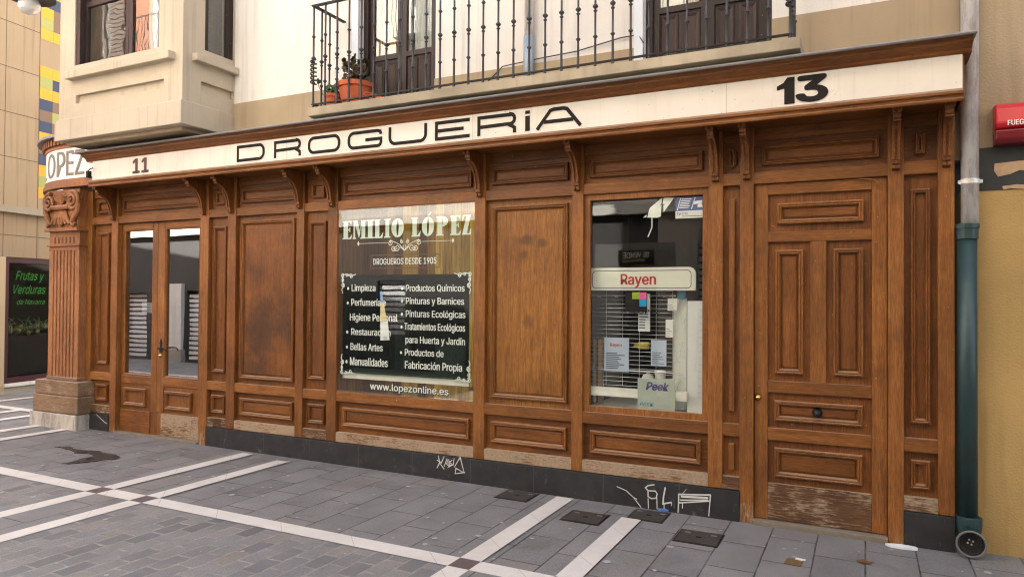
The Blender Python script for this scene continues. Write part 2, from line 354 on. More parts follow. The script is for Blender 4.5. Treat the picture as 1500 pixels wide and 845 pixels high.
# ------------------------------------------------------------------ mesh helpers
ORG = {}
class MB:
    def __init__(s): s.v = []; s.f = []
    def add(s, vs, fs):
        o = len(s.v); s.v += [tuple(v) for v in vs]; s.f += [tuple(o+i for i in f) for f in fs]; return s
    def box(s, x0, x1, y0, y1, z0, z1):
        if x0 > x1: x0, x1 = x1, x0
        if y0 > y1: y0, y1 = y1, y0
        if z0 > z1: z0, z1 = z1, z0
        return s.add([(x0,y0,z0),(x1,y0,z0),(x1,y1,z0),(x0,y1,z0),(x0,y0,z1),(x1,y0,z1),(x1,y1,z1),(x0,y1,z1)],
                     [(0,3,2,1),(4,5,6,7),(0,1,5,4),(1,2,6,5),(2,3,7,6),(3,0,4,7)])
    def prism_x(s, prof, x0, x1):       # profile of (y,z), any simple polygon, extruded along x
        n = len(prof)
        a = sum(prof[i][0]*prof[(i+1) % n][1]-prof[(i+1) % n][0]*prof[i][1] for i in range(n))
        if a < 0: prof = prof[::-1]
        vs = [(x0, y, z) for y, z in prof]+[(x1, y, z) for y, z in prof]
        fs = [tuple(range(n))[::-1], tuple(range(n, 2*n))]+[(i, (i+1) % n, n+(i+1) % n, n+i) for i in range(n)]
        return s.add(vs, fs)
    def prism_z(s, poly, z0, z1):
        n = len(poly)
        a = sum(poly[i][0]*poly[(i+1) % n][1]-poly[(i+1) % n][0]*poly[i][1] for i in range(n))
        if a < 0: poly = poly[::-1]
        g = (lambda x, z: z) 
        vs = [(x, y, z0) for x, y in poly]+[(x, y, z1) for x, y in poly]
        fs = [tuple(range(n))[::-1], tuple(range(n, 2*n))]+[(i, (i+1) % n, n+(i+1) % n, n+i) for i in range(n)]
        return s.add(vs, fs)
    def prism_y(s, poly, y0, y1):       # polygon of (x,z) facing -y, thickness y0..y1
        n = len(poly)
        a = sum(poly[i][0]*poly[(i+1) % n][1]-poly[(i+1) % n][0]*poly[i][1] for i in range(n))
        if a < 0: poly = poly[::-1]
        vs = [(x, y0, z) for x, z in poly]+[(x, y1, z) for x, z in poly]
        fs = [tuple(range(n)), tuple(range(n, 2*n))[::-1]]+[((i+1) % n, i, n+i, n+(i+1) % n) for i in range(n)]
        return s.add(vs, fs)
    def ring(s, x0, x1, z0, z1, prof):  # mitred moulding: prof of (inset, y)
        vs = []; m = len(prof)
        for d, y in prof:
            vs += [(x0+d, y, z0+d), (x1-d, y, z0+d), (x1-d, y, z1-d), (x0+d, y, z1-d)]
        fs = []
        for k in range(m-1):
            for i in range(4):
                j = (i+1) % 4
                fs.append((4*k+i, 4*k+j, 4*k+4+j, 4*k+4+i))
        return s.add(vs, fs)
    def tube(s, pts, r, n=8, closed=False):
        pts = [Vector(p) for p in pts]; m = len(pts)
        rs = r if isinstance(r, (list, tuple)) else [r]*m
        vs = []; nrm = None
        for i, p in enumerate(pts):
            if closed: t = pts[(i+1) % m]-pts[i-1]
            else: t = pts[min(i+1, m-1)]-pts[max(i-1, 0)]
            t.normalize()
            if nrm is None:
                nrm = t.orthogonal().normalized()
            else:
                nrm = (nrm-t*nrm.dot(t)); nrm = nrm.normalized() if nrm.length > 1e-6 else t.orthogonal().normalized()
            b = t.cross(nrm)
            for k in range(n):
                a = 2*math.pi*k/n; vs.append(p+(nrm*math.cos(a)+b*math.sin(a))*rs[i])
        fs = []
        for i in range(m if closed else m-1):
            for k in range(n):
                a, b2 = i*n+k, i*n+(k+1) % n; c, d = ((i+1) % m)*n+k, ((i+1) % m)*n+(k+1) % n
                fs.append((a, b2, d, c))
        if not closed: fs += [tuple(range(n))[::-1], tuple(range((m-1)*n, m*n))]
        return s.add(vs, fs)
    def lathe(s, prof, c=(0, 0, 0), n=16, axis='z'):   # prof (r,h)
        vs = []; cx, cy, cz = c
        for r, h in prof:
            for k in range(n):
                a = 2*math.pi*k/n; u, v = r*math.cos(a), r*math.sin(a)
                vs.append((cx+u, cy+v, cz+h) if axis == 'z' else (cx+u, cy-h, cz+v))
        m = len(prof)
        fs = [(i*n+k, i*n+(k+1) % n, (i+1)*n+(k+1) % n, (i+1)*n+k) for i in range(m-1) for k in range(n)]
        fs += [tuple(range(n))[::-1], tuple(range((m-1)*n, m*n))]
        return s.add(vs, fs)
    def ribbon(s, pts, wd, y, closed=False):   # flat stroke in the xz plane facing -y
        P = [Vector((p[0], p[1])) for p in pts]; m = len(P)
        if m < 2: return s
        L = []; Rr = []
        ws = wd if isinstance(wd, (list, tuple)) else [wd]*m
        for i in range(m):
            if closed: a, b = P[i]-P[i-1], P[(i+1) % m]-P[i]
            else:
                a = P[i]-P[i-1] if i > 0 else P[1]-P[0]; b = P[i+1]-P[i] if i < m-1 else P[m-1]-P[m-2]
            a = a.normalized() if a.length > 1e-9 else Vector((1, 0)); b = b.normalized() if b.length > 1e-9 else a
            na = Vector((-a.y, a.x)); nb = Vector((-b.y, b.x)); nn = na+nb
            nn = nn.normalized() if nn.length > 1e-6 else na
            k = 1/max(.45, nn.dot(na)); h = ws[i]/2*k
            L.append(P[i]+nn*h); Rr.append(P[i]-nn*h)
        vs = [(p.x, y, p.y) for p in Rr]+[(p.x, y, p.y) for p in L]
        fs = [(i, i+1, m+i+1, m+i) for i in range(m-1)]
        if closed: fs.append((m-1, 0, m, 2*m-1))
        return s.add(vs, fs)
    def poly(s, pts, y): 
        n = len(pts); a = sum(pts[i][0]*pts[(i+1) % n][1]-pts[(i+1) % n][0]*pts[i][1] for i in range(n))
        if a < 0: pts = pts[::-1]
        return s.add([(x, y, z) for x, z in pts], [tuple(range(n))])
    def wall(s, us, ws, holes, mp, thick, recess=()):   # us/ws extents; mp(u,w,d)->xyz; holes rects; recess (rect,depth)
        xs = sorted({us[0], us[1], *[h[0] for h in holes], *[h[1] for h in holes], *[h[0][0] for h in recess], *[h[0][1] for h in recess]})
        zs = sorted({ws[0], ws[1], *[h[2] for h in holes], *[h[3] for h in holes], *[h[0][2] for h in recess], *[h[0][3] for h in recess]})
        def inside(h, x, z): return h[0]-1e-9 < x < h[1]+1e-9 and h[2]-1e-9 < z < h[3]+1e-9
        def q(*pp): s.add([mp(*p) for p in pp], [(0, 1, 2, 3)])
        for i in range(len(xs)-1):
            for j in range(len(zs)-1):
                a, b, c, d = xs[i], xs[i+1], zs[j], zs[j+1]; mx_, mz_ = (a+b)/2, (c+d)/2
                if any(inside(h, mx_, mz_) for h in holes): continue
                dep = 0
                for h, dd in recess:
                    if inside(h, mx_, mz_): dep = dd
                q((a, c, dep), (b, c, dep), (b, d, dep), (a, d, dep)); q((b, c, thick), (a, c, thick), (a, d, thick), (b, d, thick))
        for h, t in [(h, thick) for h in holes]+list(recess):
            a, b, c, d = h
            q((a, c, 0), (a, d, 0), (a, d, t), (a, c, t)); q((b, d, 0), (b, c, 0), (b, c, t), (b, d, t))
            q((a, d, 0), (b, d, 0), (b, d, t), (a, d, t)); q((b, c, 0), (a, c, 0), (a, c, t), (b, c, t))
        a, b, c, d = *us, *ws
        q((a, d, 0), (a, c, 0), (a, c, thick), (a, d, thick)); q((b, c, 0), (b, d, 0), (b, d, thick), (b, c, thick))
        q((b, d, 0), (a, d, 0), (a, d, thick), (b, d, thick)); q((a, c, 0), (b, c, 0), (b, c, thick), (a, c, thick))
        return s
    def build(s, name, mat, parent=None, bevel=0, smooth=False, label=None, fix=False):
        me = bpy.data.meshes.new(name); o = ORG.get(parent.name, Vector((0, 0, 0))) if parent else Vector((0, 0, 0))
        me.from_pydata([Vector(v)-o for v in s.v], [], s.f); me.materials.append(mat)
        if fix:
            b = bmesh.new(); b.from_mesh(me); bmesh.ops.recalc_face_normals(b, faces=b.faces); b.to_mesh(me); b.free()
        if smooth:
            for p in me.polygons: p.use_smooth = True
        ob = bpy.data.objects.new(name, me); COL.objects.link(ob)
        if parent: ob.parent = parent
        ORG[ob.name] = o
        if bevel:
            m = ob.modifiers.new('edge', 'BEVEL'); m.width = bevel; m.segments = 2; m.limit_method = 'ANGLE'
        if smooth == 'angle':
            pass
        if label: ob['label'] = label
        return ob
def thing(name, label, cat, loc=(0, 0, 0), group=None):
    o = bpy.data.objects.new(name, None); COL.objects.link(o); o.location = loc; ORG[o.name] = Vector(loc)
    o.empty_display_size = .2
    o['label'] = label; o['category'] = cat
    if group: o['group'] = group
    return o
def tag(o, label, cat, group=None, kind=None):
    if label: o['label'] = label
    if cat: o['category'] = cat
    if group: o['group'] = group
    if kind: o['kind'] = kind
    return o
def part(name, mat, parent, fn, **k):
    b = MB(); fn(b); return b.build(name, mat, parent, **k)
def bx(name, mat, parent, *a, **k): return part(name, mat, parent, lambda b: b.box(*a), **k)

# ---- lettering
try:
    INTER = bpy.data.fonts.load(os.path.join(bpy.utils.resource_path('LOCAL'), 'datafiles', 'fonts', 'Inter.woff2'))
except Exception:
    INTER = None
def glyphs(s, bold=0.0, shear=0, font=INTER):
    c = bpy.data.curves.new('t', 'FONT'); c.body = s; c.size = 1; c.offset = bold; c.shear = shear; c.resolution_u = 3
    if font: c.font = font
    o = bpy.data.objects.new('t', c); COL.objects.link(o)
    dg = bpy.context.evaluated_depsgraph_get(); dg.update()
    me = bpy.data.meshes.new_from_object(o.evaluated_get(dg))
    v = [(p.co.x, p.co.y) for p in me.vertices]; f = [tuple(p.vertices) for p in me.polygons]
    bpy.data.objects.remove(o); bpy.data.curves.remove(c); bpy.data.meshes.remove(me)
    return v, f
_cap = {}
def put_text(b, s, x0, x1, z0, cap, y, bold=.0, shear=0, font=INTER, flip=False, mp=None):
    key = font.name if font else ''
    if key not in _cap:
        hv, _ = glyphs('H', 0, 0, font); _cap[key] = max(p[1] for p in hv)
    v, f = glyphs(s, 0, shear, font)
    a, c = min(p[0] for p in v), max(p[0] for p in v)
    sx = (x1-x0)/(c-a); sz = cap/_cap[key]
    k = bold*sz; offs = [(0, 0)] if not bold else [(-k, 0), (k, 0), (0, -k*.5), (0, k*.5)] if bold < .03 else [(k*math.cos(q*.5236), .6*k*math.sin(q*.5236)) for q in range(12)]+[(0, 0)]
    sx = (x1-x0-2*k)/(c-a)
    for i, (du, dw) in enumerate(offs):
        m = mp or (lambda u, w: (u, y-.00008*i, w))
        if mp and bold: m = lambda u, w, i=i: tuple(q+(.0003*i if n == 1 else 0) for n, q in enumerate(mp(u, w)))
        b.add([m(x0+k+(p[0]-a)*sx+du, z0+p[1]*sz+dw) for p in v], f)
    return b
def arc(cx, cz, rx, rz, a0, a1, n=8): return [(cx+rx*math.cos(R(a0+(a1-a0)*i/n)), cz+rz*math.sin(R(a0+(a1-a0)*i/n))) for i in range(n+1)]

# ================================================================== SETTING: ground
def sheet(name, x0, x1, y0, y1, dz, mat, kind='structure', th=None):
    b = MB(); n = max(1, int((x1-x0)/4))
    b.add([(x0, y0, gz(x0)+dz), (x1, y0, gz(x1)+dz), (x1, y1, gz(x1)+dz), (x0, y1, gz(x0)+dz)], [(0, 1, 2, 3)])
    o = b.build(name, mat); o['kind'] = kind; return o
sheet('street_paving', -60, 60, -40, 60, 0, m_slabs)
sheet('sett_paving', -30, 30, -4.35, -1.785, .004, m_setts)
bandx = [(-9.30, -9.15), (-8.77, -8.62), (-5.83, -5.68), (-5.27, -5.12), (-2.30, -2.15), (-1.65, -1.50), (1.23, 1.38), (1.85, 2.0)]
for (y0, y1) in ((-1.785, -1.63), (-4.35, -4.195)):
    xs = [-30]+[x for a in bandx for x in a]+[30]
    for i in range(0, len(xs), 2): sheet('paving_band', xs[i], xs[i+1], y0, y1, .008, m_band)
    for a in bandx: sheet('paving_corner_stone', a[0], a[1], y0, y1, .008, m_bsq)
for i, (a, b_) in enumerate(bandx):
    e = {2: -.10, 3: -.18, 4: -.05, 5: -.335}.get(i, -.05)
    sheet('paving_band', a, b_, -1.63, e, .008, m_band)
    sheet('paving_band', a, b_, -4.195, -1.785, .008, m_band)
for a in bandx[::2]: sheet('paving_slab_strip', a[1], a[1]+.42, -4.195, -1.785, .007, m_slabs)
sheet('paving_band', -12.3, -9.6, .36, .50, .008, m_band)
sheet('paving_band', -11.85, -11.72, .50, 5, .008, m_band)
sheet('paving_band', -10.72, -10.58, -1.63, .36, .008, m_band)
sheet('paving_band', -10.12, -9.98, -1.63, .36, .008, m_band)
sheet('paving_band', -9.9, -9.76, .50, 5, .008, m_band)

# ================================================================== SHOPFRONT
shop = thing('shopfront', 'long carved brown oak shopfront with a white lettered fascia, two display windows and two doors', 'shopfront', (-4.1, 0, 0))
posts = dict(A=(-8.72, -8.52), B=(-8.145, -8.035), C=(-6.624, -6.495), D=(-6.203, -6.08), E=(-5.222, -5.122), F=(-4.811, -4.69),
             G=(-3.131, -3.023), H=(-2.197, -2.10), I=(-1.078, -.971), J=(-.844, -.746), K=(.139, .236), L=(.436, .533))
ZS, ZR0, ZR1, ZL0, ZL1, ZB0, ZB1, ZP = 2.93, 2.512, 2.60, .622, .716, .222, .318, .222
for k, (a, b_) in posts.items():
    foot = k in 'BCJK'
    z0 = gz(a)-.03 if foot else ZP
    b = MB().box(a, b_, 0, .10, z0, ZS)
    b.build('post', wood_vf if foot or k in 'GIL' else wood_v, shop, bevel=.004)
MOULD = [(0, .052), (0, .023), (.004, .017), (.011, .016), (.014, .024), (.0165, .025), (.019, .020), (.025, .022), (.028, .033), (.0305, .038), (.0325, .052)]
def sc_prof(wd, y0): return [(d*wd/.035, y-.05+y0) for d, y in MOULD]
def field(mat, par, x0, x1, z0, z1, yb):
    b = MB().ring(x0, x1, z0, z1, [(.004, yb+.001), (.005, yb-.004), (.016, yb-.010)])
    b.add([(x0+.016, yb-.010, z0+.016), (x1-.016, yb-.010, z0+.016), (x1-.016, yb-.010, z1-.016), (x0+.016, yb-.010, z1-.016)], [(0, 1, 2, 3)])
    return b.build('field', mat, par)
def panel(parent, x0, x1, z0, z1, inset=.05, wd=.036, mat=wood_pv, yb=.05, mm=None, name='panel', ins_z=None, frame=None):
    p = MB().box(x0-.006, x1+.006, yb, yb+.035, z0-.006, z1+.006).build(name, mat, parent)
    f = frame or (x0+inset, x1-inset, z0+(ins_z or inset), z1-(ins_z or inset))
    MB().ring(*f, sc_prof(wd, yb)).build('moulding', mm or mat, p if parent is shop else parent, smooth=False)
    if f[1]-f[0] > .22 and f[3]-f[2] > .12:      # slightly raised field inside the moulding
        field(mat, p if parent is shop else parent, f[0]+wd-.002, f[1]-wd+.002, f[2]+wd-.002, f[3]-wd+.002, yb)
    return p
def rail(a, b_, z0, z1, mat=wood_h, y=.006, nm='rail'):
    return bx(nm, mat, shop, a-.003, b_+.003, y, .09, z0, z1, bevel=.004)
order = 'ABCDEFGHIJKL'
for i in range(11):
    a, b_ = posts[order[i]][1], posts[order[i+1]][0]; wdt = b_-a; key = order[i]+order[i+1]
    narrow = wdt < .4
    rail(a, b_, ZR0, ZR1)
    # frieze panel with its moulding under the soffit
    panel(shop, a, b_, ZR1, ZS, frame=(a+(.05 if not narrow else .07), b_-(.05 if not narrow else .07), 2.650, 2.800), wd=.034, mat=wood_ph)
    bx('frieze_strip', wood_ph, shop, a, b_, .03, .049, 2.84, ZS, bevel=.004)
    if key in ('BC', 'JK', 'FG', 'HI'): continue
    rail(a, b_, ZL0, ZL1)
    if key == 'IJ':
        p = MB().box(a-.006, b_+.006, .05, .085, ZL1-.006, ZR0+.006).build('panel', wood_v, shop)
        MB().box((a+b_)/2-.022, (a+b_)/2+.022, .02, .05, ZL1+.09, ZR0-.10).build('moulding', wood_v, p, bevel=.006)
        p = MB().box(a-.006, b_+.006, .05, .085, ZB1-.006, ZL0+.006).build('panel', wood_v, shop)
        MB().box((a+b_)/2-.022, (a+b_)/2+.022, .02, .05, ZB1+.045, ZL0-.06).build('moulding', wood_v, p, bevel=.006)
    elif narrow:
        ii = .045 if wdt > .22 else .042
        if key == 'AB': ii = .085
        panel(shop, a, b_, ZL1, ZR0, inset=ii, wd=.036, ins_z=.10)
        panel(shop, a, b_, ZB1, ZL0, inset=ii, wd=.036, ins_z=.055, mat=wood_pv)
    else:
        panel(shop, a, b_, ZL1, ZR0, inset=.05, wd=.042, ins_z=.055, mat=wood_smoky if key == 'DE' else wood_gold, mm=wood_v)
        panel(shop, a, b_, ZB1, ZL0, inset=.055, wd=.04, mat=wood_ph, mm=wood_h, ins_z=.06)
    rail(a, b_, ZB0, ZB1, wood_worn if not narrow else wood_kick, y=.004, nm='bottom_rail')
# black stone plinth slabs
for a, b_ in ((-8.52, -8.145), (-6.495, -.844), (.236, .533)):
    bx('plinth_stone', m_bstone, shop, a+.001, b_-.001, -.012, .09, gz(a)-.05, ZP-.004, bevel=.003)
# scrolled brackets
def bracket_profile():
    pts = [(0, ZS), (-.255, ZS), (-.255, ZS-.045), (-.238, ZS-.05), (-.238, ZS-.075), (-.222, ZS-.082)]
    pts += [(-.222+.172*math.sin(R(t)), 2.61+(ZS-.095-2.61)*math.cos(R(t))) for t in range(0, 91, 10)]
    pts += [(-.05, 2.585), (-.036, 2.575), (-.036, 2.55), (0, 2.54)]
    return pts
for k in 'BCDEFGHIJKL':
    xc = sum(posts[k])/2
    b = MB().prism_x(bracket_profile(), xc-.024, xc+.024)
    br = b.build('bracket', wood_pv, shop, bevel=.003)
    b = MB()
    for dx in (-.0165, .0165):
        pr = [(y-.010, z) for y, z in bracket_profile()[6:16]]+[(y, z) for y, z in bracket_profile()[6:16]][::-1]
        b.prism_x(pr, xc+dx-.009, xc+dx+.009)
        b.box(xc+dx-.012, xc+dx+.012, -.268, -.2552, ZS-.043, ZS-.006); b.box(xc+dx-.012, xc+dx+.012, -.05, -.0362, 2.552, 2.574)
    b.build('reeding', wood_pv, br, bevel=.002)
# fascia
XL, XRt = -8.10, .55
part('soffit', wood_dark, shop, lambda b: b.box(XL+.02, XRt-.02, -.275, .09, ZS, ZS+.03))
part('fascia_moulding', wood_h, shop, lambda b: b.prism_x([(-.27, 2.925), (-.30, 2.905), (-.325, 2.905), (-.33, 2.918), (-.318, 2.930), (-.322, 2.945), (-.336, 2.95), (-.336, 2.968), (-.30, 2.990), (-.27, 2.990)], XL, XRt), bevel=.002)
board = part('fascia_board', m_board, shop, lambda b: b.box(XL, XRt, -.28, .09, 2.9905, 3.21))
part('fascia_end', wood_v, shop, lambda b: b.box(XRt, XRt+.012, -.262, .09, 2.93, 3.22))
part('cornice', wood_ph, shop, lambda b: b.prism_x([(.09, 3.2105), (-.285, 3.2105), (-.295, 3.222), (-.300, 3.235), (-.335, 3.262), (-.352, 3.268), (-.352, 3.280), (-.372, 3.300), (.09, 3.300)], XL-.10, XRt+.05))
part('flashing', m_lead, shop, lambda b: b.box(XL-.2, XRt+.066, -.40, .098, 3.3005, 3.312).tube([(XL-.2, -.395, 3.302), (-3, -.396, 3.307), (XRt+.066, -.395, 3.302)], .011, 8))
# fascia lettering: DROGUERiA in wide strokes
def let(ch, x0, x1, z0, z1, wd):
    h = wd/2; a, b_, c, d = x0+h, x1-h, z0+h, z1-h; m = (c+d)/2; r = min((d-c)*.42, (b_-a)*.3)
    def rr(cx, cz, a0, a1, rx=r, rz=r): return arc(cx, cz, rx, rz, a0, a1, 6)
    if ch == 'D': return [([(a, c)]+[(b_-r, c)]+rr(b_-r, c+r, -90, 0)+rr(b_-r, d-r, 0, 90)+[(a, d)], True)]
    if ch == 'R':
        q = (d-c)*.26; k = c+(d-c)*.42
        return [([(a, z0), (a, d), (b_-q, d)]+rr(b_-q, d-q, 90, -90, q, (d-k)/2)+[(a+h, k)], False), ([(b_-q*1.6, k), (b_-q*.5, k-.02), (b_, z0+.04), (b_, z0)], False)]
    if ch == 'O': return [(rr(a+r, c+r, 180, 270)+rr(b_-r, c+r, -90, 0)+rr(b_-r, d-r, 0, 90)+rr(a+r, d-r, 90, 180), True)]
    if ch == 'G': return [([(b_, d-.035), (b_-.01, d-.008), (b_-.04, d)]+rr(a+r, d-r, 90, 180)+rr(a+r, c+r, 180, 270)+rr(b_-r*.6, c+r*.6, -90, 0, r*.6, r*.6)+[(b_, m-.005), (a+(b_-a)*.52, m-.005)], False)]
    if ch == 'U': return [([(a, z1)]+rr(a+r, c+r, 180, 270)+rr(b_-r, c+r, -90, 0)+[(b_, z1)], False)]
    if ch == 'E': return [([(x1, d), (a, d), (a, c), (x1, c)], False), ([(a, m), (x1-.06, m)], False)]
    if ch == 'I': return [([((x0+x1)/2, z0), ((x0+x1)/2, z0+(z1-z0)*.74)], False), ([((x0+x1)/2, z1-.028), ((x0+x1)/2, z1)], False)]
    if ch == 'A':
        t = (x1-x0)*.36
        return [([(a, z0), (a+t-.03, d-.008), (a+t, d), (b_-t, d), (b_-t+.03, d-.008), (b_, z0)], False), ([(a+t*.42, c+(d-c)*.30), (b_-t*.42, c+(d-c)*.30)], False)]
ZT0, ZT1 = 3.018, 3.186
spans = [('D', 347, 388), ('R', 401.5, 441), ('O', 451, 498.5), ('G', 509, 560), ('U', 569, 625.5), ('E', 637, 688), ('R', 699, 756), ('I', 768, 777), ('A', 784, 853)]
b = MB()
for ch, p0, p1 in spans:
    x0 = at(p0, 200, -.284)[0]; x1 = at(p1, 190, -.284)[0]
    for k, (pts, cl) in enumerate(let(ch, x0, x1, ZT0, ZT1, .030)):
        b.ribbon(pts, .030 if ch != 'I' else .042, -.2835-.0003*k, cl)
b.build('lettering', m_ink, board)
def num1(b, x0, x1, z0, z1, y):
    w_ = x1-x0; s_ = w_*.52
    b.poly([(x1-s_, z0), (x1, z0), (x1, z1), (x1-s_*.75, z1), (x0, z1-.05), (x0, z1-.085), (x1-s_, z1-.06)], y)
def num1(b, x0, x1, z0, z1, y):
    w_ = x1-x0; s_ = w_*.58
    b.poly([(x1-s_, z0), (x1, z0), (x1, z1), (x1-s_*.72, z1), (x1-s_*1.1, z1-.035), (x0, z1-.055), (x0, z1-.085), (x1-s_, z1-.075)], y)
b = MB()
put_text(b, '11', at(194, 243, -.284)[0], at(218, 243, -.284)[0], 3.022, .155, -.2835, bold=.035)
b.build('numeral', m_ink11, board)
b = MB(); x = [at(q, 130, -.284)[0] for q in (1138, 1164, 1165, 1213.5)]
num1(b, x[0], x[1], 3.01, 3.195, -.2835); put_text(b, '3', x[2], x[3], 3.02, .165, -.2838, bold=.05)
b.build('numeral', m_ink, board)

# ---- display windows
def backing(nm, x0, x1, z0, z1, yb, mats):
    mb = MB(); 
    b = MB().wall((x0, x1), (z0, z1), [], lambda u, w_, d: (u, yb+d, w_), .03); o = b.build(nm, mats[0], shop)
    for nm2, bb in (('side', (x0-.02, x0, .1, yb, z0, z1)), ('side', (x1, x1+.02, .1, yb, z0, z1)), ('ceiling', (x0, x1, .1, yb, z1, z1+.02)), ('shelf', (x0, x1, .1, yb, z0-.03, z0))):
        MB().box(*bb).build('display_'+nm2, mats[1] if nm2 != 'shelf' else mats[2], o)
    return o
# window one (painted list)
YW = .0140
a, b_ = posts['F'][1], posts['G'][0]
rail(a, b_, ZL0, ZL1); rail(a, b_, ZB0, ZB1, wood_worn, y=.004, nm='bottom_rail')
panel(shop, a, b_, ZB1, ZL0, inset=.06, wd=.04, mat=wood_ph, mm=wood_h, ins_z=.06)
W1 = (a+.004, b_-.004, ZL1+.002, ZR0-.003)
win = MB().ring(a, b_, ZL1, ZR0, [(0, .008), (.006, .008), (.006, .03), (0, .03)]).build('display_window', wood_v, shop)
win['label'] = 'display window printed with wooden planks and a white product list'
bx('pane', m_glass, win, a, b_, .0100, .0115, ZL1, ZR0)
def A1(px, py): return at(px, py, YW)
bx0, bx1 = at(502, 450, YW)[0], at(687.5, 450, YW)[0]; bz1, bz0 = at(600, 402, YW)[1], at(600, 551.5, YW)[1]
b = MB()
b.box(W1[0], W1[1], YW+.0005, YW+.0015, bz1, W1[3]-.0); b.box(W1[0], bx0, YW+.0005, YW+.0015, W1[2], bz1); b.box(bx1, W1[1], YW+.0005, YW+.0015, bz0-.09, bz1)
b.box(bx0, W1[1], YW+.0005, YW+.0015, W1[2], at(600, 560, YW)[1])
b.build('plank_print', m_vinyl, win)
bx('list_panel', m_film, win, bx0, bx1, YW+.0005, YW+.0012, bz0, bz1)
lt = MB()
ln = [(bx0, bz0, bx1, bz1)]
lt.ribbon([(bx0, bz0), (bx1, bz0), (bx1, bz1), (bx0, bz1)], .005, YW-.0002, True)
o_ = lambda X, Y: (480+X/4.225, 390+Y/4.225)
rows = [('• Limpieza', 120, 296, 153, 110), ('• Perfumería e', 118, 360, 244, 200), ('Higiene Personal', 137, 433, 338, 292), ('• Restauración', 114, 390, 427, 384), ('• Bellas Artes', 113, 341, 520, 475), ('• Manualidades', 110, 372, 615, 564),
        ('• Productos Químicos', 455, 848, 155, 112), ('• Pinturas y Barnices', 453, 845, 235, 192), ('• Pinturas Ecológicas', 452, 853, 316, 272), ('• Tratamientos Ecológicos', 451, 851, 397, 352), ('para Huerta y Jardín', 481, 850, 480, 436), ('• Productos de', 447, 718, 555, 512), ('Fabricación Propia', 477, 832, 640, 592)]
for s_, xa, xb, zb, zt in rows:
    p0 = A1(*o_(xa, zb)); p1 = A1(*o_(xb, zb)); zz = at(*o_((xa+xb)/2, (zb+0)), YW)
    xm = (p0[0]+p1[0])/2
    cap = (at(*o_(xa, zt), YW)[1]-at(*o_(xa, zb), YW)[1])*.92
    z0 = (p0[1]+p1[1])/2
    t = MB(); put_text(t, s_, p0[0], p1[0], z0, cap, YW-.0006, bold=.016); t.build('lettering', m_wpaint, win)
t = MB(); p0 = A1(542, 571); p1 = A1(657, 577); put_text(t, 'www.lopezonline.es', p0[0], p1[0], (p0[1]+p1[1])/2, .062, YW-.0013, bold=.016); t.build('lettering', m_wpaint, win)
t = MB(); put_text(t, 'www.lopezonline.es', p0[0]+.006, p1[0]+.006, (p0[1]+p1[1])/2-.007, .062, YW-.0004, bold=.02); t.build('lettering_shadow', m_ink, win)
# EMILIO LOPEZ in fat condensed slab letters
def slab(ch, x, w_, z, h):
    st = w_*.42; sr = h*.07; hl = w_*.12; P = []
    def rc(a0, a1, c0, c1): P.append([(x+a0*w_, z+c0*h), (x+a1*w_, z+c0*h), (x+a1*w_, z+c1*h), (x+a0*w_, z+c1*h)])
    if ch == 'E':
        rc(.10, .56, 0, 1); rc(0, .9, 0, .07); rc(0, .9, .93, 1); rc(.5, .72, .47, .55); P.append([(x+.72*w_, z+.07*h), (x+.9*w_, z), (x+w_, z+.26*h), (x+.9*w_, z+.2*h)]); P.append([(x+.72*w_, z+.93*h), (x+.9*w_, z+.78*h), (x+.94*w_, z+h), (x+.8*w_, z+h)]); rc(.70, .80, .38, .64)
    if ch == 'I': rc(.2, .8, 0, 1); rc(0, 1, 0, .07); rc(0, 1, .93, 1)
    if ch == 'L': rc(.10, .56, 0, 1); rc(0, .7, .93, 1); rc(0, .9, 0, .07); P.append([(x+.66*w_, z+.07*h), (x+.9*w_, z), (x+w_, z+.34*h), (x+.9*w_, z+.24*h)])
    if ch == 'M':
        rc(.06, .18, 0, 1); rc(.66, .94, 0, 1); rc(0, .26, 0, .07); rc(.58, 1, 0, .07); rc(0, .3, .93, 1); rc(.62, 1, .93, 1)
        P.append([(x+.1*w_, z+h), (x+.36*w_, z+h), (x+.58*w_, z+.3*h), (x+.47*w_, z+.05*h)]); P.append([(x+.47*w_, z+.05*h), (x+.56*w_, z+.35*h), (x+.70*w_, z+.93*h), (x+.66*w_, z+h)])
    if ch == 'P':
        rc(.10, .52, 0, 1); rc(0, .64, 0, .07); rc(0, .5, .93, 1)
        out = arc(x+.5*w_, z+.73*h, .5*w_, .27*h, 90, -90, 8); inn = arc(x+.5*w_, z+.73*h, .09*w_, .20*h, -90, 90, 8); P.append(out+inn)
    if ch == 'Z':
        rc(.03, .95, .93, 1); rc(.0, .95, 0, .07); P.append([(x, z), (x+.48*w_, z), (x+.97*w_, z+h), (x+.5*w_, z+h)]); P.append([(x+.03*w_, z+h), (x+.25*w_, z+h), (x+.1*w_, z+.72*h), (x+.02*w_, z+.7*h)]); P.append([(x+.75*w_, z), (x+.97*w_, z), (x+w_, z+.32*h), (x+.9*w_, z+.28*h)])
    if ch == 'O':
        out = arc(x+.5*w_, z+.5*h, .5*w_, .5*h, 0, 360, 20)[:-1]; inn = arc(x+.5*w_, z+.5*h, .09*w_, .42*h, 0, 360, 20)[:-1]
        for i in range(20): j = (i+1) % 20; P.append([out[i], out[j], inn[j], inn[i]])
    return P
q_ = lambda X, Y: at(480+X/6.04, 290+Y/6.04, YW)
b = MB(); em = [('E', 133, 218), ('M', 222, 340), ('I', 343, 410), ('L', 413, 493), ('I', 500, 556), ('O', 564, 675), ('L', 742, 825), ('O', 834, 942), ('P', 960, 1065), ('E', 1085, 1182), ('Z', 1190, 1270)]
zb_, zt_ = (q_(133, 365)[1]+q_(1270, 326)[1])/2, (q_(133, 195)[1]+q_(1270, 160)[1])/2
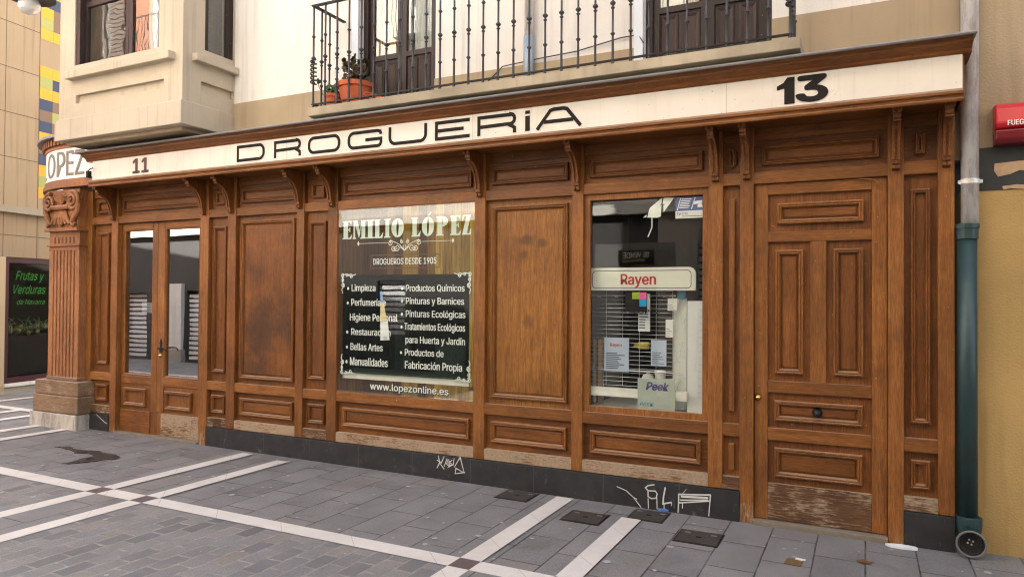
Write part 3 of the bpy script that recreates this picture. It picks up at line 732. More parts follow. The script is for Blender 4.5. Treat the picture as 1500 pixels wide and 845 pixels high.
for ch, xa, xb in em:
    for k, pl in enumerate(slab(ch, q_(xa, 280)[0], q_(xb, 280)[0]-q_(xa, 280)[0], zb_, zt_-zb_)): b.poly(pl, YW-.0006-.00012*k)
xo = q_(888, 150)[0]; b.poly([(xo-.01, zt_+.012), (xo+.02, zt_+.012), (xo+.04, zt_+.05)], YW-.0006)
b.build('lettering', plain('pale_green_lettering', (.62, .70, .60), .5, 0, .03), win)
t = MB(); put_text(t, 'DROGUEROS DESDE 1905', q_(402, 588)[0], q_(962, 585)[0], (q_(402, 588)[1]+q_(962, 583)[1])/2, .058, YW-.0008, bold=.012); t.build('lettering', m_wpaint, win)
# ornaments
def spiral(cx, cz, r, turns, a0, sgn=1, n=26): return [(cx+r*(1-i/n*.85)*math.cos(R(a0)+sgn*2*math.pi*turns*i/n), cz+r*(1-i/n*.85)*math.sin(R(a0)+sgn*2*math.pi*turns*i/n)) for i in range(n+1)]
b = MB(); oc = q_(680, 395); sx_ = (q_(860, 395)[0]-q_(680, 395)[0])/180
zc = oc[1]
b.ribbon([(q_(272, 398)[0], zc+.005), (oc[0]-.19, zc+.005)], .004, YW-.0006); b.ribbon([(oc[0]+.19, zc+.005), (q_(1108, 375)[0], zc+.005)], .004, YW-.0006)
for x_ in (q_(272, 398)[0], q_(1108, 375)[0]): b.poly([(x_-.014, zc+.005), (x_, zc-.02), (x_+.014, zc+.005), (x_, zc+.03)], YW-.0007)
for sg in (-1, 1):
    for (dx, dz, r, a0, k) in ((.165, -.0, .028, 90, 1), (.085, -.045, .036, 0, -1), (.125, -.05, .03, 180, 1), (.03, .012, .02, 90, -1)):
        pts = spiral(0, 0, r, 1.4, a0, k); b.ribbon([(oc[0]+sg*(dx+px_), zc+dz+pz_) for px_, pz_ in pts][::(1 if sg > 0 else -1)], .007, YW-.0008-.0001*(sg+1))
    b.ribbon([(oc[0]+sg*u, zc+v) for u, v in ((.0, -.075), (.03, -.05), (.05, -.02), (.09, .0), (.14, .018), (.18, .02))], .006, YW-.0009)
    for kk in range(3): b.ribbon([(oc[0], zc-.075), (oc[0]+sg*(.015+.014*kk), zc-.045+.006*(2-kk)), (oc[0]+sg*(.012+.02*kk), zc-.02-.008*kk)], .005, YW-.0010-.0001*kk)
b.build('ornament', m_shelf, win)
b = MB(); zf = (q_(402, 588)[1]+q_(962, 583)[1])/2
b.ribbon([(q_(382, 600)[0], zf-.035), (q_(985, 600)[0], zf-.035), (q_(985, 600)[0], zf+.09), (q_(382, 600)[0], zf+.09)], .008, YW-.0004, True)
b.build('border', plain('brown_line', (.10, .04, .015), .5), win)
b = MB()
for (cx, cz, sx2, sz2) in ((bx0, bz1, 1, -1), (bx1, bz1, -1, -1), (bx0, bz0, 1, 1), (bx1, bz0, -1, 1)):
    for r, dx, dz, a0, k in ((.024, .10, .012, 200, 1), (.018, .05, .004, 20, -1), (.024, .0, .10, 80, -1), (.018, -.004, .05, 250, 1), (.022, .0, .0, 45, 1)):
        b.ribbon([(cx+sx2*(dx+u), cz+sz2*(dz+v)) for u, v in spiral(0, 0, r, 1.3, a0, k)], .0075, YW-.0010-.0002*r*100)
    b.ribbon([(cx+sx2*u, cz+sz2*v) for u, v in ((.0, .18), (-.012, .14), (.01, .1), (-.012, .05), (.0, .0), (.05, -.012), (.1, .01), (.16, -.008))], .008, YW-.0012)
b.build('ornament', m_wpaint, win)
backing('display_back', W1[0], W1[1], ZL1+.06, ZR0, .75, (m_greyin, m_greyin, m_shelf))
bx('ledge', m_shelf, win, W1[0], W1[1], .035, .30, ZL1+.062, at(600, 548, .035)[1])
# window two
a, b_ = posts['H'][1], posts['I'][0]
rail(a, b_, ZL0, ZL1); rail(a, b_, ZB0, ZB1, wood_worn, y=.004, nm='bottom_rail')
panel(shop, a, b_, ZB1, ZL0, inset=.06, wd=.04, mat=wood_ph, mm=wood_h, ins_z=.06)
W2 = (a+.055, b_-.05, ZL1+.045, ZR0-.065)
win2 = MB().ring(a, b_, ZL1, ZR0, [(0, .03), (.05, .03), (.052, .06), (.045, .075), (0, .075)]).build('display_window', wood_v, shop)
win2['label'] = 'narrower display window with a clear pane and a wire rack behind it'
bx('pane', m_glass, win2, a+.048, b_-.046, .060, .063, ZL1+.044, ZR0-.06)
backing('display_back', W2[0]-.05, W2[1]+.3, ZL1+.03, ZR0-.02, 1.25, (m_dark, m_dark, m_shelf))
# ---- door number thirteen
dr = MB()
DX = [-.746, -.650, .041, .139]
leaf = MB().box(DX[0]+.001, DX[3]-.001, .062, .10, .03, ZR0).build('door_leaf', wood_pv, shop); leaf['label'] = 'solid panelled oak door with a brass lock and black knob'
bx('stile', wood_vf, leaf, DX[0]+.003, DX[1], .035, .0625, .03, ZR0-.002, bevel=.004); bx('stile', wood_v, leaf, DX[2], DX[3]-.003, .035, .0625, .03, ZR0-.002, bevel=.004)
for z0, z1 in ((2.428, 2.51), (2.076, 2.150), (.965, 1.052), (.614, .705)): bx('rail', wood_h, leaf, DX[1]+.0005, DX[2]-.0005, .034, .0625, z0, z1, bevel=.004)
bx('kick_board', wood_kick, leaf, DX[1]+.0005, DX[2]-.0005, .038, .0625, .03, .297, bevel=.004)
bx('muntin', wood_v, leaf, -.358, -.252, .036, .0625, 1.0525, 2.0755, bevel=.004)
for fr, wd in (((-.587, -.011, 2.208, 2.362), .04), ((-.599, -.405, 1.106, 2.016), .04), ((-.206, -.013, 1.110, 2.018), .04), ((-.603, -.016, .760, .908), .04), ((-.603, -.018, .348, .560), .04)):
    MB().ring(*fr, sc_prof(wd, .0615)).build('moulding', wood_v, leaf)
    field(wood_ph if fr[1]-fr[0] > .4 else wood_pv, leaf, fr[0]+wd-.002, fr[1]-wd+.002, fr[2]+wd-.002, fr[3]-wd+.002, .0615)
MB().lathe([(0, 0), (.024, 0), (.026, .006), (.020, .012), (.020, .02), (.0, .022)], (-.719, .035, .927), 18, 'y').build('lock', m_brass, leaf, smooth=True)
b = MB().lathe([(0, 0), (.036, 0), (.036, .005), (.012, .008), (.012, .022), (.026, .03), (.029, .042), (.018, .052), (0, .054)], (-.311, .056, .836), 18, 'y')
b.build('knob', m_irond, leaf, smooth=True)
m_sill = plain('worn_door_sill', (.20, .165, .12), .8, 0, .3, nscale=25)
bx('threshold', m_sill, shop, DX[0], DX[3], -.03, .1, gz(0)-.05, .026, bevel=.006)
MB().tube([(*[at(1258, 262, .02)[0]], .02, at(1258, 262, .02)[1]), (at(1276, 263, .015)[0], .012, at(1276, 263, .015)[1]), (at(1288, 268, .0)[0], .002, at(1288, 268, .0)[1]), (at(1293, 274, -.01)[0], -.006, at(1293, 274, -.01)[1])], .006, 6).build('cable', wood_v, shop)

# ---- double glazed door
YD = .065
for nm, (x0, x1), (g0, g1), lab in (('door_leaf', (-8.034, -7.385), (-7.985, -7.478), 'left leaf of the glazed double door'), ('door_leaf', (-7.383, -6.625), (-7.262, -6.70), 'right leaf of the glazed double door with pale worn kick board')):
    lf = MB().wall((x0, x1), (.03, ZR0), [(g0, g1, .708, 2.428)], lambda u, w_, d: (u, YD+d, w_), .045).build(nm, wood_v, shop); lf['label'] = lab
    rt = lab.startswith('right')
    bx('pane', m_glassd, lf, g0-.005, g1+.005, YD+.02, YD+.023, .705, 2.431)
    MB().ring(g0, g1, .708, 2.428, [(0, YD-.004), (.006, YD-.006), (.013, YD+.002), (.013, YD+.018)]).build('bead', wood_v, lf)
    bx('rail', wood_h, lf, g0-.02, g1+.02, YD-.012, YD+.001, .608, .700, bevel=.003)
    bx('rail', wood_h, lf, g0-.02, g1+.02, YD-.010, YD+.001, 2.43, ZR0-.004, bevel=.003)
    MB().ring(g0+.035, g1-.08 if not rt else g1-.09, .348, .556, sc_prof(.04, YD)).build('moulding', wood_h, lf)
    bx('kick_board', wood_ph if not rt else wood_worn, lf, (g0-.045) if not rt else -7.30, (g1-.02) if not rt else g1+.02, YD-.012, YD+.001, .035, .292, bevel=.003)
    bx('stile', wood_v, lf, g1+.0, x1-.001, YD-.010, YD+.001, .301, ZR0-.006, bevel=.003) if not rt else bx('stile', wood_vf, lf, x0+.001, g0-.001, YD-.010, YD+.001, .301, ZR0-.006, bevel=.003)
    if rt:
        b = MB(); hx, hz = at(236, 510, YD-.01)
        b.prism_y([(hx-.018, hz-.05), (hx+.018, hz-.05), (hx+.03, hz-.01), (hx+.012, hz+.03), (hx+.022, hz+.06), (hx, hz+.11), (hx-.022, hz+.06), (hx-.012, hz+.03), (hx-.03, hz-.01)], YD-.016, YD-.0105)
        b.tube([(hx, YD-.014, hz), (hx, YD-.06, hz), (hx+.03, YD-.065, hz+.004), (hx+.10, YD-.065, hz+.004), (hx+.14, YD-.06, hz-.012), (hx+.15, YD-.055, hz-.032)], [.011, .010, .009, .008, .007, .005], 8)
        b.build('handle', m_irond, lf, smooth=False)
        MB().lathe([(0, 0), (.026, 0), (.026, .006), (.016, .01), (.014, .022), (0, .023)], (hx-.005, YD-.011, hz-.083), 16, 'y').build('lock', m_brass, lf, smooth=True)
        cx_, cz_ = at(224, 447, .09); 
bx('threshold', m_sill, shop, -8.034, -6.625, -.02, .12, gz(-7)-.05, .034, bevel=.006)
# interior behind the glazed doors
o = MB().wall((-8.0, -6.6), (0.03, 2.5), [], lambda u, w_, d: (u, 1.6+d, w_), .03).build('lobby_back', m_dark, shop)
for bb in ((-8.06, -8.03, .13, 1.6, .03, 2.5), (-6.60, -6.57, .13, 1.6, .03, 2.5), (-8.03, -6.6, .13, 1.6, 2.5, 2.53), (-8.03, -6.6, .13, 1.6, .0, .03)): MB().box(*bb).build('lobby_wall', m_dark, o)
# graffiti
b = MB(); g_ = lambda X, Y: at(400+X/3.75, 620+Y/3.75, -.014)
for st in ([(908, 175), (915, 215), (900, 245)], [(900, 200), (925, 215), (940, 180)], [(915, 215), (940, 250)], [(940, 235), (955, 195), (965, 235), (950, 215)], [(965, 195), (970, 232), (985, 225), (968, 212), (985, 200)], [(995, 190), (990, 225), (960, 240)], [(995, 240), (1028, 185), (1050, 270), (1005, 245), (1000, 275), (1055, 268)]):
    b.ribbon([g_(*q) for q in st], [.011 if i % 2 else .007 for i in range(len(st))], -.0145-.0001*len(st))
b.build('graffiti', m_graf, shop)
b = MB(); g_ = lambda X, Y: at(800+X/3.75, 620+Y/3.75, -.014)
for st, wd in (([(595, 335), (560, 340), (545, 352), (560, 368), (600, 370), (610, 385), (605, 408), (580, 412), (560, 400), (560, 370)], .010), ([(655, 350), (645, 400), (642, 440), (690, 432)], .012), ([(725, 388), (905, 392)], .012), ([(728, 388), (728, 435), (900, 425), (903, 390)], .010), ([(728, 430), (724, 488)], .008), ([(900, 425), (893, 508)], .008), ([(740, 400), (890, 408)], .016), ([(735, 420), (890, 420)], .010), ([(560, 410), (562, 465)], .007), ([(608, 405), (610, 470)], .007), ([(648, 440), (648, 490)], .007), ([(690, 432), (688, 452)], .006), ([(388, 345), (440, 368), (480, 405), (522, 460)], .007), ([(480, 405), (500, 415)], .007), ([(750, 435), (748, 465)], .006), ([(770, 360), (740, 395)], .004)):
    b.ribbon([g_(*q) for q in st], wd*1.0, -.0145-.00005*len(st))
b.build('graffiti', m_graf, shop)
b = MB(); g_ = lambda X, Y: at(X/3.75, 450+Y/3.75, -.014); b.ribbon([g_(*q) for q in ((530, 588), (555, 612), (575, 630), (588, 638))], .008, -.0145); b.build('graffiti', m_graf, shop)

# ================================================================== CORNER PILASTER and CORNER SIGN
pil = thing('corner_pilaster', 'fluted wooden corner pilaster with carved scroll capital on a marble foot', 'pilaster', (-8.95, -.1, 0))
PX0, PX1, PY = -9.22, -8.62, -.09
# fluted shaft
prof = [(PX0, PY)]
nfl = 7; fw = (PX1-PX0-.12)/nfl
for i in range(nfl):
    x0 = PX0+.06+i*fw
    prof += [(x0+fw*.30, PY), (x0+fw*.34, PY+.014), (x0+fw*.5, PY+.020), (x0+fw*.66, PY+.014), (x0+fw*.70, PY)]
prof += [(PX1, PY), (PX1, .1), (PX0, .1)]
MB().prism_z(prof, .64, 2.20).build('shaft', wood_pil, pil)
b = MB().box(PX0-.002, PX1+.002, PY-.003, .1, 2.20, 2.235).box(PX0+.0, PX1, PY, .1, 2.2, 2.44).box(PX0-.02, PX1+.02, PY-.02, .1, 2.255, 2.275)
for i in range(6): b.box(PX0+.10+i*.075, PX0+.125+i*.075, PY-.0006, PY+.02, 2.285, 2.36)
b.build('necking', wood_pil, pil)
b = MB()
for i in range(6): b.box(PX0+.10+i*.075, PX0+.128+i*.075, PY-.002, PY, 2.29, 2.37)
b.build('dentil', plain('dark_groove', (.07, .028, .012), .7), pil)
# capital
cb_ = MB(); cx = (PX0+PX1)/2
cb_.box(PX0-.03, PX1+.03, PY-.05, .1, 2.44, 2.475)
cb_.prism_y([(PX0+.02, 2.475), (PX1-.02, 2.475), (PX1+.02, 2.95), (PX0-.02, 2.95)], PY-.02, .1)
for sg in (-1, 1):
    vx, vz = cx+sg*.235, 2.80
    cb_.tube([(vx+sg*.115*(1-i/34*.86)*math.cos(R(100)-2*math.pi*2.1*i/34), PY-.045-.03*i/34, vz+.115*(1-i/34*.86)*math.sin(R(100)-2*math.pi*2.1*i/34)) for i in range(35)], [.026*(1-i/34*.55) for i in range(35)], 8)
    cb_.lathe([(0, 0), (.10, 0), (.085, .03), (0, .04)], (vx, PY-.0, vz), 18, 'y')
    cb_.tube([(vx+sg*.10, PY-.04, vz-.02), (vx+sg*.085, PY-.04, vz-.12), (vx+sg*.03, PY-.05, vz-.20), (vx-sg*.02, PY-.05, vz-.27), (vx+sg*.02, PY-.055, vz-.30), (vx+sg*.05, PY-.05, vz-.265)], [.03, .034, .03, .026, .022, .014], 8)
    for k in range(3):
        cb_.tube([(cx+sg*.03*k, PY-.03, 2.70), (cx+sg*(.03+.045*k), PY-.05, 2.60), (cx+sg*(.035+.075*k), PY-.055, 2.52)], [.014, .024, .018], 8)
cb_.tube([(cx-.17, PY-.05, 2.735), (cx, PY-.06, 2.728), (cx+.17, PY-.05, 2.735)], [.03, .034, .03], 8)
for k in range(7):
    a_ = R(20+140*k/6); cb_.tube([(cx, PY-.03, 2.78), (cx+.10*math.cos(a_), PY-.05, 2.80+.11*math.sin(a_))], [.012, .026], 8)
cb_.tube([(cx, PY-.03, 2.70), (cx, PY-.06, 2.60), (cx, PY-.05, 2.50)], [.014, .03, .02], 8)
cb_.build('capital', wood_pil, pil, smooth=False)
b = MB().box(PX0-.14, -8.50, -.16, .1, .42, .595).box(PX0-.16, -8.495, -.17, .1, .205, .416)
b.box(PX0-.015, PX1+.015, PY-.015, .1, .595, .64)
b.build('base', wood_pilb, pil, bevel=.012)
bx('foot', m_marble, pil, PX0-.20, -8.50, -.185, .1, gz(-9)-.05, .20, bevel=.006)

sign = thing('corner_sign', 'curved white corner sign with grey capital letters under a toothed wooden cornice', 'sign', (-8.9, .3, 2.98))
SR = 1.5; scx = -9.33+.29*SR
def arcpts(r, a0=90, a1=200, n=28): return [(scx+r*math.cos(R(270-(a-90))), -.10+SR+r*math.sin(R(270-(a-90)))) for a in [a0+(a1-a0)*i/n for i in range(n+1)]]
def ring_band(b, r0, r1, z0, z1):
    o_ = [(-8.30, -.10-(r1-SR))]+arcpts(r1); i_ = [(-8.30, -.10-(r0-SR))]+arcpts(r0)
    b.prism_z(o_+i_[::-1], z0, z1)
bd = MB(); ring_band(bd, SR-.05, SR, 3.085, 3.47); bd = bd.build('sign_board', m_boardw, sign)
b = MB(); ring_band(b, SR-.06, SR+.03, 2.98, 3.03); ring_band(b, SR-.06, SR+.012, 3.03, 3.0845); b.build('lower_moulding', wood_pil, sign)
b = MB(); ring_band(b, SR-.06, SR+.015, 3.4705, 3.505); ring_band(b, SR-.06, SR+.0, 3.505, 3.60); b.build('cornice', wood_pil, sign)
b = MB(); ring_band(b, SR-.06, SR+.10, 3.60, 3.632); b.build('cornice_cap', m_lead, sign)
b = MB()
for i in range(34):
    a_ = 90+i*3.2; p0 = arcpts(SR+.001, a_, a_+1.7, 1); p1 = arcpts(SR+.045, a_, a_+1.7, 1)
    b.prism_z(p0+p1[::-1], 3.515, 3.598)
b.build('dentil', wood_pil, sign)
def on_arc(u, w_, q=0):   # arc length u to the left of the front point
    a = u/SR; rr_ = SR+.003+.0002*q
    return (scx-rr_*math.sin(a), -.10+SR-rr_*math.cos(a), w_) if u > 0 else (scx-u, -.103-.0002*q, w_)
b = MB()
def letter_span(px):      # arc position seen at picture column px
    best = 0; bd_ = 1e9
    for i in range(-140, 160):
        u = i*.005; p = Vector(on_arc(u, 3.28))-CP; x_ = 750+FPX*p.dot(CR)/p.dot(CF)
        if abs(x_-px) < bd_: bd_ = abs(x_-px); best = u
    return best
lz0, lz1 = 3.125, 3.435
for ch, pa, pb in (('O', 70.5, 80.5), ('P', 83.5, 95), ('E', 97.5, 107.5), ('Z', 110.5, 123)):
    ua, ub = letter_span(pa), letter_span(pb)
    tv, tf = glyphs(ch); xa, xb = min(p[0] for p in tv), max(p[0] for p in tv); za, zb = min(p[1] for p in tv), max(p[1] for p in tv)
    for q, du in enumerate((-.011, -.005, .0, .005, .011)): b.add([on_arc(ua+(ub-ua)*(p[0]-xa)/(xb-xa)+du, lz0+(lz1-lz0)*(p[1]-za)/(zb-za), q) for p in tv], tf)
tv, tf = glyphs('L'); xa, xb = min(p[0] for p in tv), max(p[0] for p in tv); za, zb = min(p[1] for p in tv), max(p[1] for p in tv)
ua = letter_span(70.5)+.06
b.add([on_arc(ua+.19-.19*(p[0]-xa)/(xb-xa), lz0+(lz1-lz0)*(p[1]-za)/(zb-za)) for p in tv], tf)
b.build('lettering', m_inkgrey, bd)
sp = MB().box(-8.16, -8.13, -.32, -.27, 3.02, 3.10).tube([(-8.15, -.30, 3.10), (-8.12, -.30, 3.12), (-8.06, -.30, 3.13)], .006, 6).build('junction_box', m_irond, shop)

# ================================================================== APARTMENT BUILDING above
HB = 12.2
apt = thing('apartment_building', 'cream rendered apartment house with a tan stone band above the wooden shopfront', 'building', (-4, 4, 0))
D1 = (-4.515, -3.625, 3.43, 5.75); D2 = (-1.62, -.632, 3.43, 5.75)
MB().wall((-9.25, .572), (3.0, HB), [(D1[0], D1[1], 3.43, D1[3]), (D2[0], D2[1], 3.43, D2[3])], lambda u, w_, d: (u, .1+d, w_), .3).build('wall', m_cream, apt)
b = MB()
for x0, x1 in ((-9.25, D1[0]), (D1[1], D2[0]), (D2[1], .572)):
    b.box(x0, x1, .085, .0995, 3.0, 3.70 if x0 == D1[1] else 3.76)
b.box(D1[0], D1[1], .085, .0995, 3.0, 3.428).box(D2[0], D2[1], .085, .0995, 3.0, 3.428)
b.box(-9.25, .572, .088, .4, 2.6, 2.999)
b.build('stone_band', m_tan, apt)
b = MB().box(-9.25, .572, .4, 9, HB-.2, HB).box(-9.25, -9.05, .4, 9, 0, HB-.2).box(-9.05, .572, 8.8, 9, 0, HB-.2)
b.build('rear_wall', m_stone, apt)
m_pblue = plain('pale_blue_paint', (.66, .70, .74), .7, 0, .03)
for x in (D1[0], D2[0]): bx('door_surround', m_pblue, apt, x-.075, x-.001, .070, .0848, 3.43, 5.7)
def balcony_door(X0, X1, zr, label):
    root = MB().ring(X0, X1, 3.44, 5.75, [(0, .16), (.055, .16), (.055, .26), (0, .26)]).build('balcony_door', m_frame, apt); root['label'] = label
    m = (X0+X1)/2
    for a0, a1 in ((X0+.055, m-.002), (m+.002, X1-.055)):
        MB().wall((a0, a1), (3.46, 5.69), [(a0+.05, a1-.05, zr+.05, 5.6)], lambda u, w_, d: (u, .19+d, w_), .04, [((a0+.05, a1-.05, 3.53, zr), .018)]).build('leaf', m_frame, root)
        xm = (a0+a1)/2
        b = MB()
        for p0, p1 in ((a0+.06, xm-.018), (xm+.018, a1-.06)): b.ring(p0, p1, 3.55, zr-.02, [(0, .2075), (0, .198), (.012, .192), (.03, .197), (.034, .2), ((p1-p0)/2-.0005, .2)])
        b.build('panel', m_frameh, root)
        bx('pane', m_glassm, root, a0+.045, a1-.045, .208, .212, zr+.045, 5.62)
    return root
o = balcony_door(D1[0], D1[1], 4.0, 'dark double balcony door with wood and curtains behind the glass')
b = MB()
for i in range(4): b.box(-4.44+i*.085, -4.365+i*.085, .265, .28, 3.5, 5.7)
b.build('inner_shutter', m_warm, o)
b = MB(); n = 20
for k, (x0, x1) in enumerate(((-4.09, -4.00), (-3.98, -3.72))):
    vs = []
    for i in range(n+1): x = x0+(x1-x0)*i/n; y = .285+.012*math.sin(i*1.5); vs += [(x, y, 3.5), (x, y, 5.7)]
    b.add(vs, [(2*i, 2*i+2, 2*i+3, 2*i+1) for i in range(n)])
b.build('curtain', m_curtain, o)
o = balcony_door(D2[0], D2[1], 3.985, 'dark double balcony door beside the cable at the end of the balcony')
b = MB()
for k, (x0, x1) in enumerate(((-1.56, -1.30), (-1.10, -.70))):
    vs = []
    for i in range(n+1): x = x0+(x1-x0)*i/n; y = .285+.012*math.sin(i*1.5); vs += [(x, y, 3.5), (x, y, 5.7)]
    b.add(vs, [(2*i, 2*i+2, 2*i+3, 2*i+1) for i in range(n)])
b.build('curtain', m_curtain, o)
bx('room_back', m_dark, apt, -9.0, .5, 1.4, 1.45, 3.3, 6)
# thin cable along the band
MB().tube([(-3.05, .08, 3.60), (-2.9, .07, 3.71), (-2.6, .075, 3.73), (-2.2, .078, 3.745), (-1.8, .078, 3.80), (-1.66, .078, 3.80), (-1.61, .06, 3.72)], .005, 6).build('cable', m_iron, apt)

# ---- bay window
bay = thing('bay_window', 'cream stone bay window with dark timber casements and projecting sills', 'bay window', (-7.25, -.25, 3.4))
BX0, BX1, BY = -8.275, -6.235, -.57
MB().box(BX0-.037, BX1+.015, -.598, .098, 3.40, 3.642).build('base_block', m_bay, bay, bevel=.006)
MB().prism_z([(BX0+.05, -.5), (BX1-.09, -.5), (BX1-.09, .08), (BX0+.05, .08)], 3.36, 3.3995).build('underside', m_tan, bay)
WZ0 = 4.235
fw_ = (-8.005, -6.60, WZ0, 5.9)
MB().wall((BX0, BX1), (3.6425, 6.4), [fw_], lambda u, w_, d: (u, BY+d, w_), .22, [((-7.972, -6.512, 3.80, 3.895), .042)]).build('front_wall', m_bay, bay)
MB().wall((BY+.2205, .0985), (3.6425, 6.4), [(-.30, .094, WZ0, 5.9)], lambda u, w_, d: (BX1-d, u, w_), .2, [((-.34, .085, 3.80, 3.895), .042)]).build('side_wall', m_bay, bay)
MB().box(BX0, BX0+.2, BY+.22, .098, 3.6425, 6.4).box(BX0, BX1, BY+.01, .098, 6.4, 6.45).build('rear_cheek', m_bay, bay)
bx('sill', m_bay, bay, -8.055, -6.345, -.655, BY+.1, 4.065, 4.150, bevel=.008)
bx('sill', m_bay, bay, BX1-.1, BX1+.075, -.46, .0975, 4.075, 4.150, bevel=.008)
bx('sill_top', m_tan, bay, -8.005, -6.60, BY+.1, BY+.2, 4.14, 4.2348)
# front casement
cf = MB().ring(-8.005, -6.60, 4.15, 5.9, [(0, -.535), (.05, -.535), (.055, -.52), (.055, -.44), (0, -.44)]).build('window', m_frame, bay)
xm = -7.177
for a0, a1 in ((-7.95, xm-.003), (xm+.003, -6.655)):
    MB().wall((a0, a1), (4.205, 5.84), [(a0+.06, a1-.045, 4.25, 4.905), (a0+.06, a1-.045, 4.965, 5.78)], lambda u, w_, d: (u, -.50+d, w_), .04).build('sash', m_frame, cf, bevel=.004)
    bx('pane', m_glassm, cf, a0+.05, a1-.035, -.482, -.479, 4.24, 5.79)
b = MB().box(-8.0, -7.93, -.56, -.50, 4.152, 5.89); b.build('jamb', m_frame, cf)
# side casement
cs = MB().box(-6.33, -6.262, -.298, -.235, 4.15, 5.89).box(-6.33, -6.262, .03, .0935, 4.15, 5.89).box(-6.33, -6.262, -.235, .03, 4.15, 4.225).box(-6.33, -6.262, -.235, .03, 5.8, 5.89).build('window', m_frame, bay, bevel=.004)
bx('pane', m_glassm, cs, -6.305, -6.30, -.235, .03, 4.22, 5.81)
bx('back_panel', m_greyin, bay, BX0+.2, BX1-.2, .08, .095, 3.7, 6.3)
b = MB()
vs = []
for i in range(41): x = -7.12+.46*i/40; y = -.30+.015*math.sin(i*.9); vs += [(x, y, 4.2), (x, y, 5.8)]
b.add(vs, [(2*i, 2*i+2, 2*i+3, 2*i+1) for i in range(40)]); b.build('curtain', m_curtain, bay)

# ---- balcony
bal = thing('balcony', 'long stone balcony with a grey wrought iron railing above the shop sign', 'balcony', (-2.55, -.16, 3.31))
part('slab', m_slab, bal, lambda b: b.prism_x([(.0845, 3.316), (-.33, 3.316), (-.35, 3.335), (-.37, 3.338), (-.42, 3.345), (-.42, 3.425), (.0845, 3.425)], -4.706, -.394), bevel=.005)
RY = -.36; RX0, RX1 = -4.695, -.462; RZ0, RZ1 = 3.468, 4.40
b = MB().box(RX0-.012, RX1+.012, RY-.012, RY+.012, RZ0-.006, RZ0+.006).box(RX0-.012, RX0+.012, RY+.012, .09, RZ0-.006, RZ0+.006).box(RX1-.012, RX1+.012, RY+.012, .09, RZ0-.006, RZ0+.006)
b.build('bottom_rail', m_irond, bal)
b = MB().box(RX0-.018, RX1+.018, RY-.018, RY+.018, RZ1, RZ1+.014).box(RX0-.018, RX0+.018, RY+.018, .0845, RZ1, RZ1+.014).box(RX1-.018, RX1+.018, RY+.018, .0845, RZ1, RZ1+.014)
b.build('handrail', m_irond, bal)
def knob(z, r=.019, h=.014): return [(.0085, z-h), (r*.8, z-h*.5), (r, z), (r*.8, z+h*.5), (.0085, z+h)]
bp = [(.016, -.04), (.011, -.01), (.0105, .03)]+knob(.205)+knob(.405, .017, .010)+[(.0085, .418)]+knob(.44, .023, .018)+knob(.645)+[(.009, .80), (.009, .932)]
me_b = MB().lathe(bp, (0, 0, 0), 10)
xs = [RX0+(RX1-RX0)*i/30 for i in range(31)]
spots = [(x, RY) for x in xs]+[(RX0, RY+(.09-RY)*k/4) for k in (1, 2, 3)]+[(RX1, RY+(.09-RY)*k/4) for k in (1, 2, 3)]
mesh = None
for x, y in spots:
    if mesh is None:
        o = me_b.build('baluster', m_iron, None, smooth=False); mesh = o.data
        for p in mesh.polygons: p.use_smooth = True
        o.parent = bal
    else:
        o = bpy.data.objects.new('baluster', mesh); COL.objects.link(o); o.parent = bal
    o.location = Vector((x, y, RZ0))-ORG[bal.name]
for x in (RX0, RX1):
    b = MB().tube([(x+.026*math.cos(i*.55), RY+.026*math.sin(i*.55), RZ0+.19+i*.0034) for i in range(70)], .008, 6)
    b.build('scroll', m_iron, bal)
# ---- plant pots on the balcony
def leaves(b, c, rad, n, size, up=1.0):
    for _ in range(n):
        a = random.uniform(0, 2*math.pi); rr_ = rad*math.sqrt(random.random()); z = random.uniform(-.4, 1)*rad*up
        p = Vector((c[0]+rr_*math.cos(a), c[1]+rr_*math.sin(a)*.8, c[2]+z)); nrm = Vector((random.uniform(-1, 1), random.uniform(-1.2, .4), random.uniform(-.2, 1))).normalized()
        t = nrm.orthogonal().normalized(); t.rotate(Matrix.Rotation(random.uniform(0, 6.28), 3, nrm)); u = nrm.cross(t); s_ = size*random.uniform(.6, 1.2)
        pts = [p+t*(s_*math.cos(k*1.047))*1.0+u*(s_*math.sin(k*1.047))*(.9 if k % 2 else .75)+nrm*(.15*s_ if k % 2 else -.1*s_) for k in range(6)]
        b.add([p]+pts, [(0, 1+k, 1+(k+1) % 6) for k in range(6)])
def pot(name, label, x, y, r, h, plant, tilt=False):
    t = thing(name, label, 'plant pot', (x, y, 3.426))
    MB().lathe([(0, 0), (r*.72, 0), (r*.95, h*.82), (r*1.05, h*.82), (r*1.07, h), (r*.93, h), (r*.9, h*.88), (0, h*.86)], (x, y, 3.426), 24).build('pot', m_terra, t, smooth=False)
    b = MB(); plant(b, (x, y, 3.426+h)); b.build('plant', plant.mat, t)
    return t
def p_big(b, c):
    leaves(b, (c[0], c[1], c[2]+.09), .13, 130, .035, 1.1)
    for k in range(8): b.tube([(c[0], c[1], c[2]-.03), (c[0]+random.uniform(-.08, .08), c[1]+random.uniform(-.06, .06), c[2]+.14)], .004, 5)
p_big.mat = m_leafr
def p_small(b, c):
    leaves(b, (c[0]-.02, c[1], c[2]+.045), .06, 45, .026)
    b.tube([(c[0]-.02, c[1], c[2]), (c[0]-.12, c[1]-.02, c[2]+.02), (c[0]-.17, c[1]-.02, c[2]+.10), (c[0]-.17, c[1]-.02, c[2]+.15)], .004, 5); leaves(b, (c[0]-.17, c[1]-.02, c[2]+.15), .025, 8, .018)
p_small.mat = m_leaf
xb_, _z = at(521, 140, -.19); xsm, _z = at(489, 140, -.22)
pot('potted_plant', 'large terracotta pot with a bushy reddish geranium on the balcony floor', xb_, -.19, .165, .235, p_big)
